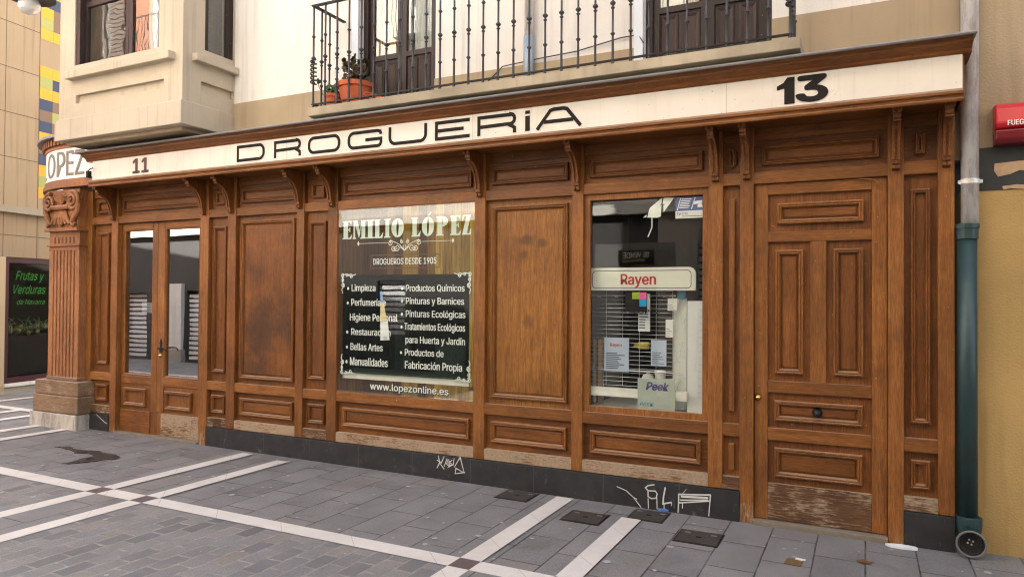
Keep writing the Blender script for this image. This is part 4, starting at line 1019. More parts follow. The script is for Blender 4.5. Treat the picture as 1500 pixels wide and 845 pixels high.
pot('potted_plant', 'small terracotta pot with a low green plant at the balcony corner', xsm, -.22, .085, .15, p_small)
xt, _ = at(548, 146, -.2)
tp = MB().lathe([(0, 0), (.08, 0), (.10, .035), (.085, .035), (.075, .012), (0, .012)], (0, 0, 0), 20).build('pot_saucer', m_terra)
tp.location = (xt+.02, -.24, 3.47); tp.rotation_euler = (R(15), R(32), 0); tag(tp, 'empty terracotta saucer leaning beside the large flowerpot', 'saucer')
# ---- small downpipe behind the balcony railing
dp = thing('downpipe', 'thin galvanised downpipe on the cream wall behind the balcony railing', 'pipe', (-2.63, .05, 3.42))
MB().tube([(-2.63, .045, 3.92), (-2.63, .045, HB)], .040, 16).build('upper_pipe', m_galv, dp, smooth=True)
MB().tube([(-2.63, .045, 3.426), (-2.63, .045, 3.93)], .046, 16).build('lower_pipe', m_zinc, dp, smooth=True)

# ================================================================== NEIGHBOUR BUILDING right
nb = thing('neighbour_building', 'ochre rendered building with a dark painted band right of the drainpipe', 'building', (4, 4, 0))
bx('lower_wall', m_yellow, nb, .574, 14, .085, 3, -.1, 2.385)
bx('upper_wall', m_upper, nb, .574, 14, .09, 3, 2.6705, 9.5)
m_dband = plain('dark_band_paint', (.022, .024, .024), .6, 0, .4)
bx('painted_band', m_dband, nb, .574, 14, .08, 3, 2.3855, 2.67)
b = MB(); pts = [at(*q, .078) for q in ((1457, 240), (1475, 238), (1490, 236), (1520, 234), (1530, 247), (1508, 251), (1494, 249), (1480, 255), (1462, 259), (1456, 250))]
b.prism_y(pts, .076, .079); pts = [at(*q, .078) for q in ((1468, 273), (1490, 270), (1510, 272), (1505, 277), (1480, 276), (1470, 278))]; b.prism_y(pts, .076, .079)
b.build('peeled_patch', plain('bare_plaster', (.42, .28, .17), .8, 0, .35, nscale=30), nb)
# ---- drainpipe
dp = thing('drainpipe', 'tall drainpipe with galvanised top, dark green lower sleeve and open rubber boot', 'pipe', (.61, 0, 0))
MB().tube([(.622, .02, 2.13), (.622, .02, 9)], .052, 20).build('upper_pipe', m_galv, dp, smooth=True)
MB().tube([(.605, .015, .20), (.605, .015, 2.12)], .057, 20).build('lower_sleeve', m_green, dp, smooth=True)
MB().lathe([(.057, 0), (.064, 0), (.064, .07), (.072, .07), (.072, .10), (.05, .10)], (.605, .015, 2.06), 20).build('sleeve_collar', m_green, dp)
MB().lathe([(.057, 0), (.060, -.02), (.072, .06), (.076, .09), (.076, .13), (.07, .135), (.058, .135)], (.612, .012, .10), 20).build('shoe_collar', m_green, dp)
b = MB().lathe([(.054, 0), (.058, 0), (.058, .03), (.054, .03)], (.622, .02, 2.425), 20).box(.552, .572, .0, .010, 2.428, 2.450).box(.674, .692, .0, .010, 2.428, 2.450); b.build('clamp', m_galv, dp)
b = MB().lathe([(.0, -.10), (.060, -.10), (.066, 0), (.082, .0), (.086, .008), (.086, .018), (.078, .02), (.076, .006), (.066, .006), (.062, -.01), (.054, -.01), (.052, -.03), (0, -.03)], (.612, -.085, .085), 28, 'y')
b.build('boot', m_rubber, dp, smooth=False)
b = MB().tube([(.612+.081*math.cos(i*.2094), -.105, .085+.081*math.sin(i*.2094)) for i in range(30)], .007, 6, True); b.build('boot_rim', plain('grey_rim', (.16, .155, .14), .6), dp)
b = MB()
for k in range(4): b.lathe([(0, 0), (.006, 0), (.006, .004), (0, .004)], (.612+.016*math.cos(k*1.57+.4), -.055, .085+.016*math.sin(k*1.57+.4)), 8, 'y')
b.build('boot_bolt', m_galv, dp)
# ---- fire alarm
al = thing('fire_alarm', 'red fire alarm siren box on the tan wall of the ochre building', 'alarm', (.9, .04, 2.68))
b = MB().prism_x([(.089, 2.76), (.0, 2.76), (-.03, 2.775), (-.045, 2.80), (-.02, 2.90), (.01, 2.935), (.089, 2.94)], .757, 1.05); b.build('housing', m_red, al, bevel=.012)
b = MB().prism_x([(.089, 2.668), (.0, 2.672), (-.028, 2.70), (-.034, 2.7595), (.089, 2.7595)], .757, 1.05); b.build('lower_housing', m_redd, al, bevel=.01)
t = MB(); put_text(t, 'FUEGO', at(1476, 193, -.045)[0], at(1507, 193, -.045)[0], 2.782, .032, -.047, bold=.02); t.build('lettering', m_wpaint, al)

# ================================================================== LEFT BUILDING across the side street
LBO = Vector((-12.546, 1.141, 0)); ld = (CF+CR*((1085-750)/FPX)); ld.z = 0; ld.normalize(); ln_ = Vector((ld.y, -ld.x, 0))
def lbp(u, w_, d=0): p = LBO+ld*u-ln_*d; return (p.x, p.y, w_)
lb = thing('panelled_building', 'beige panel clad building with a dark greengrocer window across the side street', 'building', tuple(LBO))
def lbox(b, u0, u1, d0, d1, z0, z1):
    c = [lbp(u0, z0, d0), lbp(u1, z0, d0), lbp(u1, z0, d1), lbp(u0, z0, d1), lbp(u0, z1, d0), lbp(u1, z1, d0), lbp(u1, z1, d1), lbp(u0, z1, d1)]
    return b.add(c, [(0, 3, 2, 1), (4, 5, 6, 7), (0, 1, 5, 4), (1, 2, 6, 5), (2, 3, 7, 6), (3, 0, 4, 7)])
SW = (.06, 1.75, .20, 2.27)
MB().wall((-1.0, 22), (2.27, 8.6), [], lbp, .4).build('wall', m_lb, lb)
MB().wall((-1.0, SW[0]), (-.1, 2.269), [], lbp, .4).build('pier', m_lb2, lb)
MB().wall((SW[1], 22), (-.1, 2.269), [], lbp, .4).build('pier', m_lb2, lb)
b = MB(); lbox(b, -1.0, 22, .4, 16, 8.4, 8.6); lbox(b, -1.0, 22, 15.8, 16, -.1, 8.4); lbox(b, -1.0, -.8, .4, 15.8, -.1, 8.4); lbox(b, 21.8, 22, .4, 15.8, -.1, 8.4); b.build('rear_shell', m_lb, lb)
b = MB(); lbox(b, SW[0], SW[1], .0, .4, -.1, .20); b.build('sill_wall', m_stone, lb)
b = MB(); lbox(b, SW[0]-.0, SW[1], -.03, .02, .145, .2); b.build('sill', m_white, lb)
b = MB(); lbox(b, -1.0, 22, -.10, -.001, 2.99, 3.10); b.build('ledge', plain('grey_ledge', (.30, .26, .20), .7), lb)
b = MB()   # dark panel joints
for z in (4.63, 6.11, 3.9, 5.37, 2.62): lbox(b, -1.0, 22, -.0015, .01, z, z+.012)
for u in (-.72, .0, .585, 1.2, 2.0):
    lbox(b, u, u+.010, -.0012, .01, 2.27, 8.5)
b.build('panel_joint', plain('dark_joint', (.09, .07, .05), .8), lb)
pat = [('y', 'y'), ('g', 'n'), ('y', 'y'), ('n', 'b'), ('b', 'g'), ('n', 'b'), ('y', 'y'), ('b', 'b'), ('n', 'n'), ('y', 'y'), ('g', 'g'), ('y', 'y')]
tm = dict(y=m_yel, g=m_grn, n=m_nav, b=m_brn)
for base, rows_ in ((5.57, pat), (7.164, [('y', 'y'), ('n', 'g'), ('n', 'n'), ('y', 'b'), ('g', 'b'), ('y', 'y')])):
    for i, rw in enumerate(rows_):
        for j in range(3):
            c = rw[min(j, 1)] if j < 2 else rw[0]
            b = MB(); lbox(b, .60+j*.235, .60+j*.235+.232, -.006, .0, base-(i+1)*.189+.002, base-i*.189); b.build('tile', tm[c], lb)
wn_ = MB(); lbox(wn_, SW[0], SW[0]+.07, .02, .12, .20, 2.27); lbox(wn_, SW[1]-.07, SW[1], .02, .12, .20, 2.27); lbox(wn_, SW[0]+.07, SW[1]-.07, .02, .12, .20, .29); lbox(wn_, SW[0]+.07, SW[1]-.07, .02, .12, 2.18, 2.27)
wn_ = wn_.build('shop_window', m_maroon, lb)
b = MB(); lbox(b, SW[0]+.06, SW[1]-.06, .06, .064, .28, 2.2); b.build('pane', m_glasss, wn_)
for s_, ua, ub, z0, cap in (('Frutas y', .27, .78, 1.90, .145), ('Verduras', .24, .81, 1.67, .145), ('de Navarra', .30, .80, 1.49, .085)):
    t = MB(); put_text(t, s_, ua, ub, z0, cap, 0, bold=.0, shear=.35, mp=lambda u, w_: lbp(u, w_, .057)); t.build('lettering', m_gletter, wn_)
b = MB(); lbox(b, SW[0], SW[1], .9, .95, .2, 2.27); b.build('room_back', m_dark, lb)
# fruit and leaf display inside the greengrocer window
fd = thing('fruit_display', 'shelf of fruit and leafy vegetables behind the greengrocer window', 'display', lbp(.6, .3, .45))
b = MB(); lbox(b, SW[0]+.1, SW[1]-.1, .3, .8, .3, .95); b.build('shelf', m_dark, fd)
b = MB()
for k in range(40):
    p = lbp(random.uniform(.2, 1.5), random.uniform(.97, 1.12), random.uniform(.3, .6)); b.lathe([(0, -.045), (.03, -.035), (.045, 0), (.03, .035), (0, .045)], p, 8)
b.build('fruit', plain('dull_fruit', (.10, .11, .03), .5, 0, .6), fd)
b = MB()
for k in range(46):
    p = Vector(lbp(random.uniform(.2, 1.2), 1.05, random.uniform(.25, .5))); q = p+Vector((random.uniform(-.1, .1), random.uniform(-.22, .22), random.uniform(.02, .24))); b.tube([p, (p+q)/2+Vector((0, 0, .05)), q], [.004, .009, .002], 4)
b.build('leaves', plain('veg_leaf', (.045, .07, .018), .6, 0, .7), fd)

# ---- street lamp hanging at the corner
lp = thing('street_lamp', 'hanging street lamp with a dark disc shade and a ribbed glass globe', 'lamp', (-8.9, -.6, 4.8))
_p = CP+ray(43, 6)*8.4; LX, LY, LZ = _p.x, _p.y, _p.z+.05
MB().lathe([(.0, .05), (.06, .05), (.09, .0), (.115, -.05), (.112, -.11), (.08, -.155), (.03, -.175), (0, -.178)], (LX, LY, LZ), 24).build('globe', m_opal, lp, smooth=True)
MB().lathe([(.10, .03), (.24, .0), (.27, -.012), (.275, 0), (.24, .025), (.10, .08), (.06, .16), (0, .17)], (LX, LY, LZ+.03), 32).build('shade', m_iron, lp, smooth=True)
MB().tube([(LX, LY, LZ+.18), (LX, LY, LZ+.5), (LX+.1, LY+.02, LZ+.62), (BX0, LY+.15, LZ+.65)], .022, 10).build('arm', m_iron, lp)

# ================================================================== GOODS IN WINDOW TWO (inside, behind the glass)
YI = .30
def A2(px, py, Y=YI): return at(px, py, Y)
t_ = thing('brand_sign', 'cream plastic header sign with red lettering and a navy outline in the display window', 'sign', (-1.8, .12, 1.75))
YS = .12
x0, z0 = at(866.5, 424.5, YS); x1, z1 = at(1019, 392, YS); z0 = (at(866.5, 424.5, YS)[1]+at(1017, 426, YS)[1])/2; z1 = (at(870, 392.5, YS)[1]+at(1015, 391, YS)[1])/2
r = .055
shape = [(x0-.05, z0), (x1, z0)]+arc(x1-r, z1-r, r, r, 0, 90, 6)+[(x0+r*.4-.05, z1)]+[(x0-.05, z1)]
MB().prism_y(shape, YS, YS+.02).build('board', m_signcream, t_)
b = MB(); rr = .03; a0, a1, c0, c1 = x0+.008, x1-.035, z0+.018, z1-.026
b.ribbon(arc(a0+rr, c0+rr, rr, rr, 180, 270, 5)+arc(a1-rr, c0+rr, rr, rr, 270, 360, 5)+arc(a1-rr, c1-rr, rr, rr, 0, 90, 5)+arc(a0+rr, c1-rr, rr, rr, 90, 180, 5), .006, YS-.001, True); b.build('outline', m_navy, t_)
t = MB(); put_text(t, 'Rayen', at(909, 415, YS)[0], at(961, 415, YS)[0], z0+.048, .085, YS-.001, bold=.022); t.build('lettering', m_redtext, t_)
# wire rack
rk = thing('wire_rack', 'chrome wire display grid hanging under the cream header sign', 'rack', (-1.75, .22, .8))
b = MB(); YG = .20
xa, xb = at(866, 480, YG)[0]-.06, at(985, 480, YG)[0]; zt, zbm = z0-.005, at(920, 565, YG)[1]
nz = 22
for i in range(nz+1): z = zbm+(zt-zbm)*i/nz; b.tube([(xa, YG, z), (xb, YG, z)], .0016, 5)
for px in (864, 888, 912, 936.5, 961, 985): x = at(px, 480, YG)[0]; b.tube([(x, YG+.004, zbm), (x, YG+.004, zt)], .002, 5)
b.build('grid', m_chrome, rk)
b = MB()
for z in (at(930, 433, YG)[1], at(930, 543, YG)[1]): b.tube([(xa, YG-.012, z), (xb+.03, YG-.012, z)], .005, 8)
b.build('hanging_bar', m_chrome, rk)
for px in (880, 905, 930, 955, 975):
    x, z = at(px, 435, YG); MB().tube([(x, YG, z), (x, YG-.07, z), (x, YG-.08, z+.012)], .003, 6).build('hook', m_chrome, rk)
# goods hanging from the rack
def card(name, label, px0, py0, px1, py1, Y, mat, lines=6, head=None, hm=None, th=.012):
    xa, za = at(px0, py1, Y); xb, zb = at(px1, py0, Y); t = thing(name, label, 'product', ((xa+xb)/2, Y, za))
    MB().box(xa, xb, Y, Y+th, za, zb).build('card', mat, t)
    b = MB(); hh = (zb-za)
    for i in range(lines):
        zz = za+hh*(.08+.5*i/max(1, lines)); ww = random.uniform(.5, .95); b.poly([(xa+.08*(xb-xa), zz), (xa+(.08+.84*ww)*(xb-xa), zz), (xa+(.08+.84*ww)*(xb-xa), zz+hh*.03), (xa+.08*(xb-xa), zz+hh*.03)], Y-.0015)
    b.build('small_print', m_text, t)
    if head:
        tt = MB(); put_text(tt, head, xa+(xb-xa)*.25, xa+(xb-xa)*.72, za+hh*.74, hh*.10, Y-.002, bold=.01); tt.build('lettering', hm, t)
    return t
m_bluecard = plain('pale_blue_card', (.46, .54, .66), .5, 0, .08)
card('product_pack', 'large pale blue pack with red heading hanging low on the wire rack', 885, 495, 921, 543, .175, m_bluecard, 9, 'Rayen', m_redtext)
card('product_pack', 'smaller pale blue pack hanging low beside the yellow sprayer', 953.5, 498.5, 976, 535.5, .175, m_bluecard, 6)
card('product_pack', 'tall narrow white hanging card in the middle of the wire rack', 935, 430, 952, 485, .17, m_paperw, 7)
card('product_pack', 'white hang tag with black hook at the right edge of the rack', 975, 468, 986, 494, .17, m_paperw, 4)
card('product_pack', 'small printed card just under the right end of the header sign', 978, 437, 992, 455, .17, m_cardboard, 4)
# vinyl sticker on the glass : coloured squares and shop name
t_ = thing('window_sticker', 'black shop sticker with lime, pink and cyan squares on the clear pane', 'sticker', (-1.7, .065, 1.5))
YV = .0665
xa, zb = at(916, 428, YV); xb, za = at(948, 457, YV)
bx('backing', m_ink, t_, xa, xb, YV+.0006, YV+.001, za, zb)
s1 = at(926, 428, YV); s2 = at(936.5, 438, YV); s3 = at(947, 449, YV)
bx('square', m_olive, t_, s1[0], s2[0], YV, YV+.0005, s2[1], s1[1]); bx('square', m_pink, t_, s2[0], s3[0], YV, YV+.0005, s2[1], s1[1]); bx('square', m_blue2, t_, s2[0], s3[0], YV, YV+.0005, s3[1], s2[1]-.001)
t = MB(); put_text(t, 'LÓPEZ', at(928, 459, YV)[0], at(967, 459, YV)[0], at(945, 459, YV)[1], .032, YV-.0004, bold=.03); t.build('lettering', m_ink, t_)
# alarm company sticker
t_ = thing('alarm_sticker', 'blue and white camera warning sticker in the top corner of the pane', 'sticker', (-1.2, .065, 2.3))
xa, zb = at(989.5, 289, YV); xb, za = at(1030.5, 319.5, YV); zb = (at(989.5, 290, YV)[1]+at(1030, 287, YV)[1])/2; zm = at(1010, 308.5, YV)[1]; za = at(1010, 319.5, YV)[1]
bx('blue_field', m_glblue, t_, xa, xb, YV, YV+.0006, zm, zb); bx('white_field', m_paperw, t_, xa, xb, YV, YV+.0006, za, zm-.0005)
b = MB(); W_ = xb-xa; H_ = zb-zm
b.poly([(xa+.05*W_, zm+.05*H_), (xa+.08*W_, zm+.05*H_), (xa+.20*W_, zm+.93*H_), (xa+.17*W_, zm+.93*H_)], YV-.0005); b.poly([(xa+.56*W_, zm+.1*H_), (xa+.59*W_, zm+.1*H_), (xa+.72*W_, zm+.95*H_), (xa+.69*W_, zm+.95*H_)], YV-.0005)
for i in range(6): 
    zz = zm+H_*(.82-.125*i); xs_ = xa+W_*(.22-.018*i); b.poly([(xs_, zz), (xs_+W_*random.uniform(.28, .38), zz), (xs_+W_*.36, zz+H_*.06), (xs_, zz+H_*.06)], YV-.0005)
b.poly([(xa+.66*W_, zm+.42*H_), (xa+.95*W_, zm+.52*H_), (xa+.95*W_, zm+.72*H_), (xa+.68*W_, zm+.66*H_)], YV-.0006); b.poly([(xa+.78*W_, zm+.22*H_), (xa+.97*W_, zm+.20*H_), (xa+.93*W_, zm+.5*H_), (xa+.80*W_, zm+.45*H_)], YV-.0008)
b.build('pictogram', m_wpaint, t_)
t = MB(); put_text(t, 'tyco', xa+.04*W_, xa+.44*W_, za+(zm-za)*.48, (zm-za)*.36, YV-.0005, bold=.01); b2 = t
t.poly([(xa+.24*W_, za+(zm-za)*.22), (xa+.96*W_, za+(zm-za)*.22), (xa+.96*W_, za+(zm-za)*.30), (xa+.24*W_, za+(zm-za)*.30)], YV-.0005); t.build('lettering', m_glblue, t_)
# torn white film at the top
b = MB()
b.prism_y([at(*q, YV) for q in ((951.5, 305), (968, 291), (970, 290), (969, 298), (966, 302), (969, 300), (968, 317), (963, 319), (948, 318.8))], YV, YV+.001)
b.prism_y([at(*q, YV) for q in ((972, 290), (988, 289), (972, 311), (971.5, 302), (974, 298), (970.5, 300))], YV, YV+.001)
b.prism_y([at(*q, YV) for q in ((942, 319), (947, 314), (947, 318.5))], YV, YV+.001)
b.ribbon([at(*q, YV) for q in ((955, 319), (955, 333), (950, 345), (949, 347))], .008, YV)
o = b.build('torn_film', m_tape); tag(o, 'torn scraps of white film stuck to the top of the clear pane', 'film')
xa, za = at(864, 579, .11); xb, zb = at(1006, 566, .11); zb = at(880, 566.5, .11)[1]
o = MB().box(W2[0]-.049, xb, .10, .15, at(880, 579, .11)[1], zb).build('shelf_board', m_shelf); tag(o, 'long cream shelf board along the foot of the clear display window', 'shelf')
# Peek sign, stacked panel, timber boards, sprayer, funnel, white jamb board
t_ = thing('counter_card', 'white counter card with violet slanted lettering propped at the window bottom', 'card', (-1.6, .14, .78))
YP = .088; xa, za = at(934, 572, YP); xb, zb = at(988.5, 557, YP); za = .765
b = MB().prism_y([(xa, za), (xb, za), (xb+.0, zb+.012), (xa, zb)], YP, YP+.006); b.build('card', plain('greenish_card', (.42, .46, .38), .5, 0, .1), t_)
t = MB(); put_text(t, 'Peek', at(946, 571, YP)[0], at(980, 571, YP)[0], at(962, 571.5, YP)[1], .062, YP-.0015, bold=.03, shear=.25); t.build('lettering', m_peek, t_)
t = MB(); put_text(t, 'PEEK', at(937, 592, YP)[0], at(958, 592, YP)[0], at(945, 594, YP)[1], .026, YP-.0015, bold=.01, shear=.25); put_text(t, 'abrillanta', at(939, 598, YP)[0], at(956, 598, YP)[0], at(945, 600, YP)[1], .018, YP-.0015, shear=.25) if False else None; t.build('lettering', m_teal, t_)
for k, (p0, p1, lab) in enumerate(((865, 871.5, 'pale timber board leaning at the far left of the display window'), (876, 882.5, 'second pale timber board, standing between the leaning board and the blue pack'))):
    xa, za = at(p0, 565, .26); xb, zb = at(p1, 497, .26)
    o = MB().box(xa, xb, .26, .30, .76, zb).build('timber_board', m_plankin); tag(o, lab, 'board', 'timber boards in the window')
t_ = thing('spray_bottle', 'yellow spray bottle lying behind the wire rack', 'bottle', (-1.68, .33, 1.2))
x, z = at(941, 506, .3); 
MB().tube([(x-.07, .3, z), (x-.04, .3, z), (x-.03, .3, z), (x+.05, .3, z), (x+.06, .3, z)], [.018, .018, .032, .032, .02], 14).build('body', plain('yellow_liquid', (.62, .48, .06), .25), t_, smooth=True)
MB().tube([(x-.11, .3, z), (x-.07, .3, z)], [.012, .016], 10).build('cap', m_irond, t_)
t_ = thing('mug', 'white mug on the window shelf behind the slanted lettering card', 'mug', (-1.5, .3, .77))
x, z = at(967, 562, .24); MB().lathe([(0, 0), (.04, 0), (.045, .13), (.04, .13), (.036, .01), (0, .01)], (x, .24, z-.02), 16).build('body', m_paperw, t_, smooth=False)
x2, z2 = at(949, 556, .26); t3 = MB().prism_y([at(*q, .26) for q in ((937, 560), (942, 549), (948, 546), (956, 551), (960, 566), (940, 570))], .26, .30).build('folded_cloth', m_paperw); tag(t3, 'folded white cloth standing left of the white mug', 'cloth')
xa, za = at(1006.5, 575, .16); xb, zb = at(1031, 441, .16)
o = MB().box(xa, W2[1]+.02, .16, .30, .75, zb).build('white_panel', m_paperw); tag(o, 'tall plain white panel standing at the right side of the clear window', 'panel')
xa, za = at(986, 572, .22); xb, zb = at(1006, 437, .22)
t_ = thing('scribbled_poster', 'pale poster covered in pencil drawings beside the white panel', 'poster', ((xa+xb)/2, .22, .76))
MB().box(xa, xb, .22, .225, .76, zb).build('sheet', m_cardboard, t_)
b = MB()
for k in range(12):
    cx_, cz_ = random.uniform(xa+.02, xb-.02), random.uniform(.85, zb-.05)
    b.ribbon([(min(max(cx_+random.uniform(-.035, .035), xa+.005), xb-.005), cz_+random.uniform(-.06, .06)) for _ in range(6)], .0025, .2185-.0001*k)
b.build('drawing', m_tin, t_)
o = MB().box(at(1000, 430, .2)[0]-.04, at(1000, 430, .2)[0]+.02, .19, .24, at(1000, 438, .2)[1], at(1000, 425, .2)[1]).build('pencil_tin', m_teal); tag(o, 'teal tin on top of the pencil drawing poster', 'tin')
x, z = at(1000, 436, .2)
# window one goods: hanging tag and bottle, pale board
t_ = thing('price_tag', 'white paper tag with a blue and yellow strip taped over the painted list', 'tag', (-4.1, .012, 1.25))
YT = .0118; c_ = lambda X, Y: at(480+X/4.225, 390+Y/4.225, YT)
MB().prism_y([c_(*q) for q in ((325, 345), (372, 340), (383, 456), (326, 458))], YT, YT+.0003).build('card', m_paperw, t_)
MB().prism_y([c_(*q) for q in ((326, 225), (346, 222), (360, 300), (372, 338), (326, 343))], YT, YT+.0003).build('yellow_strip', plain('pale_yellow_paper', (.66, .55, .28), .5), t_)
MB().prism_y([c_(*q) for q in ((322, 160), (332, 150), (346, 220), (328, 223))], YT, YT+.0003).build('blue_strip', plain('pale_blue_paper', (.20, .36, .66), .5), t_)
b = MB()
for k in range(4): b.poly([c_(345, 435+5*k), (c_(368, 435+5*k)), c_(368, 437+5*k), c_(345, 437+5*k)], YT-.0002)
b.build('small_print', m_text, t_)
x, z = at(560, 455, .16)
o = MB().lathe([(0, 0), (.022, 0), (.024, .10), (.012, .13), (.010, .17), (0, .175)], (x, .16, z-.08), 14).build('glue_bottle', plain('white_blue_bottle', (.40, .48, .62), .3)); tag(o, 'slim pale bottle hanging behind the strip of the white tag', 'bottle')
xa, za = at(637, 549, .3); xb, zb = at(680, 501, .3)
o = MB().box(xa, xb, .30, .33, .79, zb).build('pale_board', plain('pale_green_board', (.50, .58, .54), .5)); tag(o, 'pale green board standing at the right of the painted list window', 'board')
xa, za = at(578, 549, .5); xb, zb = at(600, 440, .5)
o = MB().box(xa, xb, .5, .54, .79, zb).build('grey_board', plain('pale_grey_board', (.30, .34, .34), .5)); tag(o, 'tall grey board standing behind the middle of the painted list', 'board')
xa, za = at(525, 549, .5); xb, zb = at(556, 440, .5)
o = MB().box(xa, xb, .42, .7, .79, zb-.1).build('display_cabinet', plain('dark_green_cabinet', (.05, .06, .06), .5), bevel=.01); tag(o, 'dark cabinet standing behind the left column of the painted list', 'cabinet')
# notice on the door glass
t_ = thing('notice', 'white paper notice taped inside the left glazed door leaf', 'notice', (-7.5, .09, 1.5))
xa, za = at(208, 458, .092); xb, zb = at(226, 443, .092)
bx('sheet', m_paperw, t_, xa, min(xb, -7.482), .0905, .0915, za, zb)
b = MB()
for i in range(5): zz = zb-.03-.03*i; b.poly([(xa+.02, zz), (xa+.15, zz), (xa+.15, zz+.006), (xa+.02, zz+.006)], .0898)
b.build('small_print', m_text, t_)

# ================================================================== THINGS ON THE GROUND
def quad_thing(name, mat, pts, dz, label, cat, group=None, th=.004):
    b = MB(); n = len(pts); a = sum(pts[i][0]*pts[(i+1) % n][1]-pts[(i+1) % n][0]*pts[i][1] for i in range(n))
    if a < 0: pts = pts[::-1]
    vs = [(x, y, gz(x)+dz-th) for x, y in pts]+[(x, y, gz(x)+dz) for x, y in pts]
    b.add(vs, [tuple(range(n))[::-1], tuple(range(n, 2*n))]+[(i, (i+1) % n, n+(i+1) % n, n+i) for i in range(n)])
    o = b.build(name, mat); tag(o, label, cat, group); return o
def cover(pts, label, plugs=True):
    cx = sum(p[0] for p in pts)/4; cy = sum(p[1] for p in pts)/4
    t = thing('utility_cover', label, 'cover', (cx, cy, gz(cx)), 'iron utility covers in the pavement')
    pts = sorted(pts, key=lambda p: math.atan2(p[1]-cy, p[0]-cx))
    x0, x1, y0, y1 = min(p[0] for p in pts), max(p[0] for p in pts), min(p[1] for p in pts), max(p[1] for p in pts)
    MB().box(x0, x1, y0, y1, gz(cx)-.01, gz(cx)+.0035).build('frame', m_irond, t)
    MB().box(x0+.012, x1-.012, y0+.012, y1-.012, gz(cx)-.005, gz(cx)+.007).build('lid', m_cover, t)
    MB().box(cx-.018, cx+.018, cy-.010, cy+.010, gz(cx)+.0, gz(cx)+.0085).build('lifting_hole', m_ink, t)
    b = MB()
    for dx, dy in ((-.09, .07), (.09, .07)): b.box(cx+dx-.02, cx+dx+.02, cy+dy-.012, cy+dy+.012, gz(cx)+.002, gz(cx)+.009)
    b.build('badge', plain('worn_metal', (.20, .19, .18), .5, .3), t)
    return t
cover([(-2.751, -.295), (-2.759, -.05), (-2.47, -.03), (-2.462, -.307)], 'small dusty iron cover against the wall, left of the white stripe')
cover([(-2.05, -.60), (-2.05, -.32), (-1.745, -.32), (-1.745, -.60)], 'dark iron cover between the two white stripes near the wall')
cover([(-1.62, -.325), (-1.62, -.05), (-1.345, -.05), (-1.345, -.325)], 'greyish iron cover at the end of a white stripe below the graffiti')
cover([(-1.19, -.66), (-1.19, -.375), (-.885, -.375), (-.885, -.66)], 'blackest iron cover, nearest to the panelled door')
quad_thing('brass_plate', plain('worn_brass_plate', (.20, .13, .055), .5, .3, .3), [(-.46, -.756), (-.449, -.65), (-.351, -.645), (-.364, -.767)], .006, 'small brown metal plate set in the slabs before the panelled door', 'plate')
pud = [(-7.806, -.843), (-7.683, -.754), (-7.55, -.80), (-7.333, -.789), (-7.2, -.74), (-7.079, -.799), (-6.95, -.78), (-6.764, -.818), (-6.70, -.90), (-6.78, -.981), (-6.80, -1.08), (-6.835, -1.15), (-6.90, -1.24), (-6.98, -1.271), (-6.99, -1.15), (-7.024, -1.008), (-7.039, -.903), (-7.2, -.88), (-7.336, -.93), (-7.5, -.86)]
import itertools
def rough(pts, k=3, j=.018):
    out = []
    for i in range(len(pts)):
        a, b_ = pts[i], pts[(i+1) % len(pts)]
        for t in range(k): f = t/k; out.append((a[0]+(b_[0]-a[0])*f+random.uniform(-j, j)*(t > 0), a[1]+(b_[1]-a[1])*f+random.uniform(-j, j)*(t > 0)))
    return out
quad_thing('wet_patch', m_puddle, rough(pud), .006, 'dark wet stain on the slabs in front of the glazed doors', 'stain')
quad_thing('paper_scrap', m_paperw, rough([(.12, -.07), (.20, -.04), (.30, -.05), (.31, -.09), (.22, -.11), (.15, -.10)], 2, .01), .016, 'crumpled white paper scrap at the foot of the panelled door post', 'litter', th=.014)
quad_thing('blue_wrapper', plain('blue_foil', (.10, .22, .50), .4), rough([(-1.46, -.02), (-1.40, -.012), (-1.37, -.03), (-1.43, -.05)], 2, .006), .02, 'tiny blue wrapper lying under the graffiti', 'litter', th=.015)
quad_thing('dry_leaf', plain('dry_leaf_brown', (.16, .07, .02), .6), [(-.05, -.50), (-.01, -.47), (.03, -.50), (.05, -.48), (.02, -.53), (-.02, -.53)], .014, 'small dry brown leaf on the slabs before the panelled door', 'leaf', th=.006)
quad_thing('cigarette_end', m_paperw, [(-.40, -.655), (-.395, -.64), (-.34, -.648), (-.345, -.662)], .014, 'white cigarette end beside the brown metal plate', 'litter', th=.008)
b = MB()
for _ in range(280):
    x, y = random.uniform(-10.5, 1.6), random.uniform(-3.6, -.1)
    if random.random() < .5: y = random.uniform(-1.7, -.1)
    r = random.uniform(.006, .017) if random.random() < .85 else random.uniform(.015, .026)
    n = 9; ph = random.random()*6
    pts = [(x+r*random.uniform(.7, 1.2)*math.cos(ph+k*2*math.pi/n)*1.1, y+r*random.uniform(.7, 1.2)*math.sin(ph+k*2*math.pi/n)) for k in range(n)]
    b.add([(px_, py_, gz(px_)+.0055) for px_, py_ in pts], [tuple(range(n))])
o = b.build('chewing_gum', m_gum); tag(o, 'pale flattened gum spots scattered over the paving', 'gum', kind='stuff')

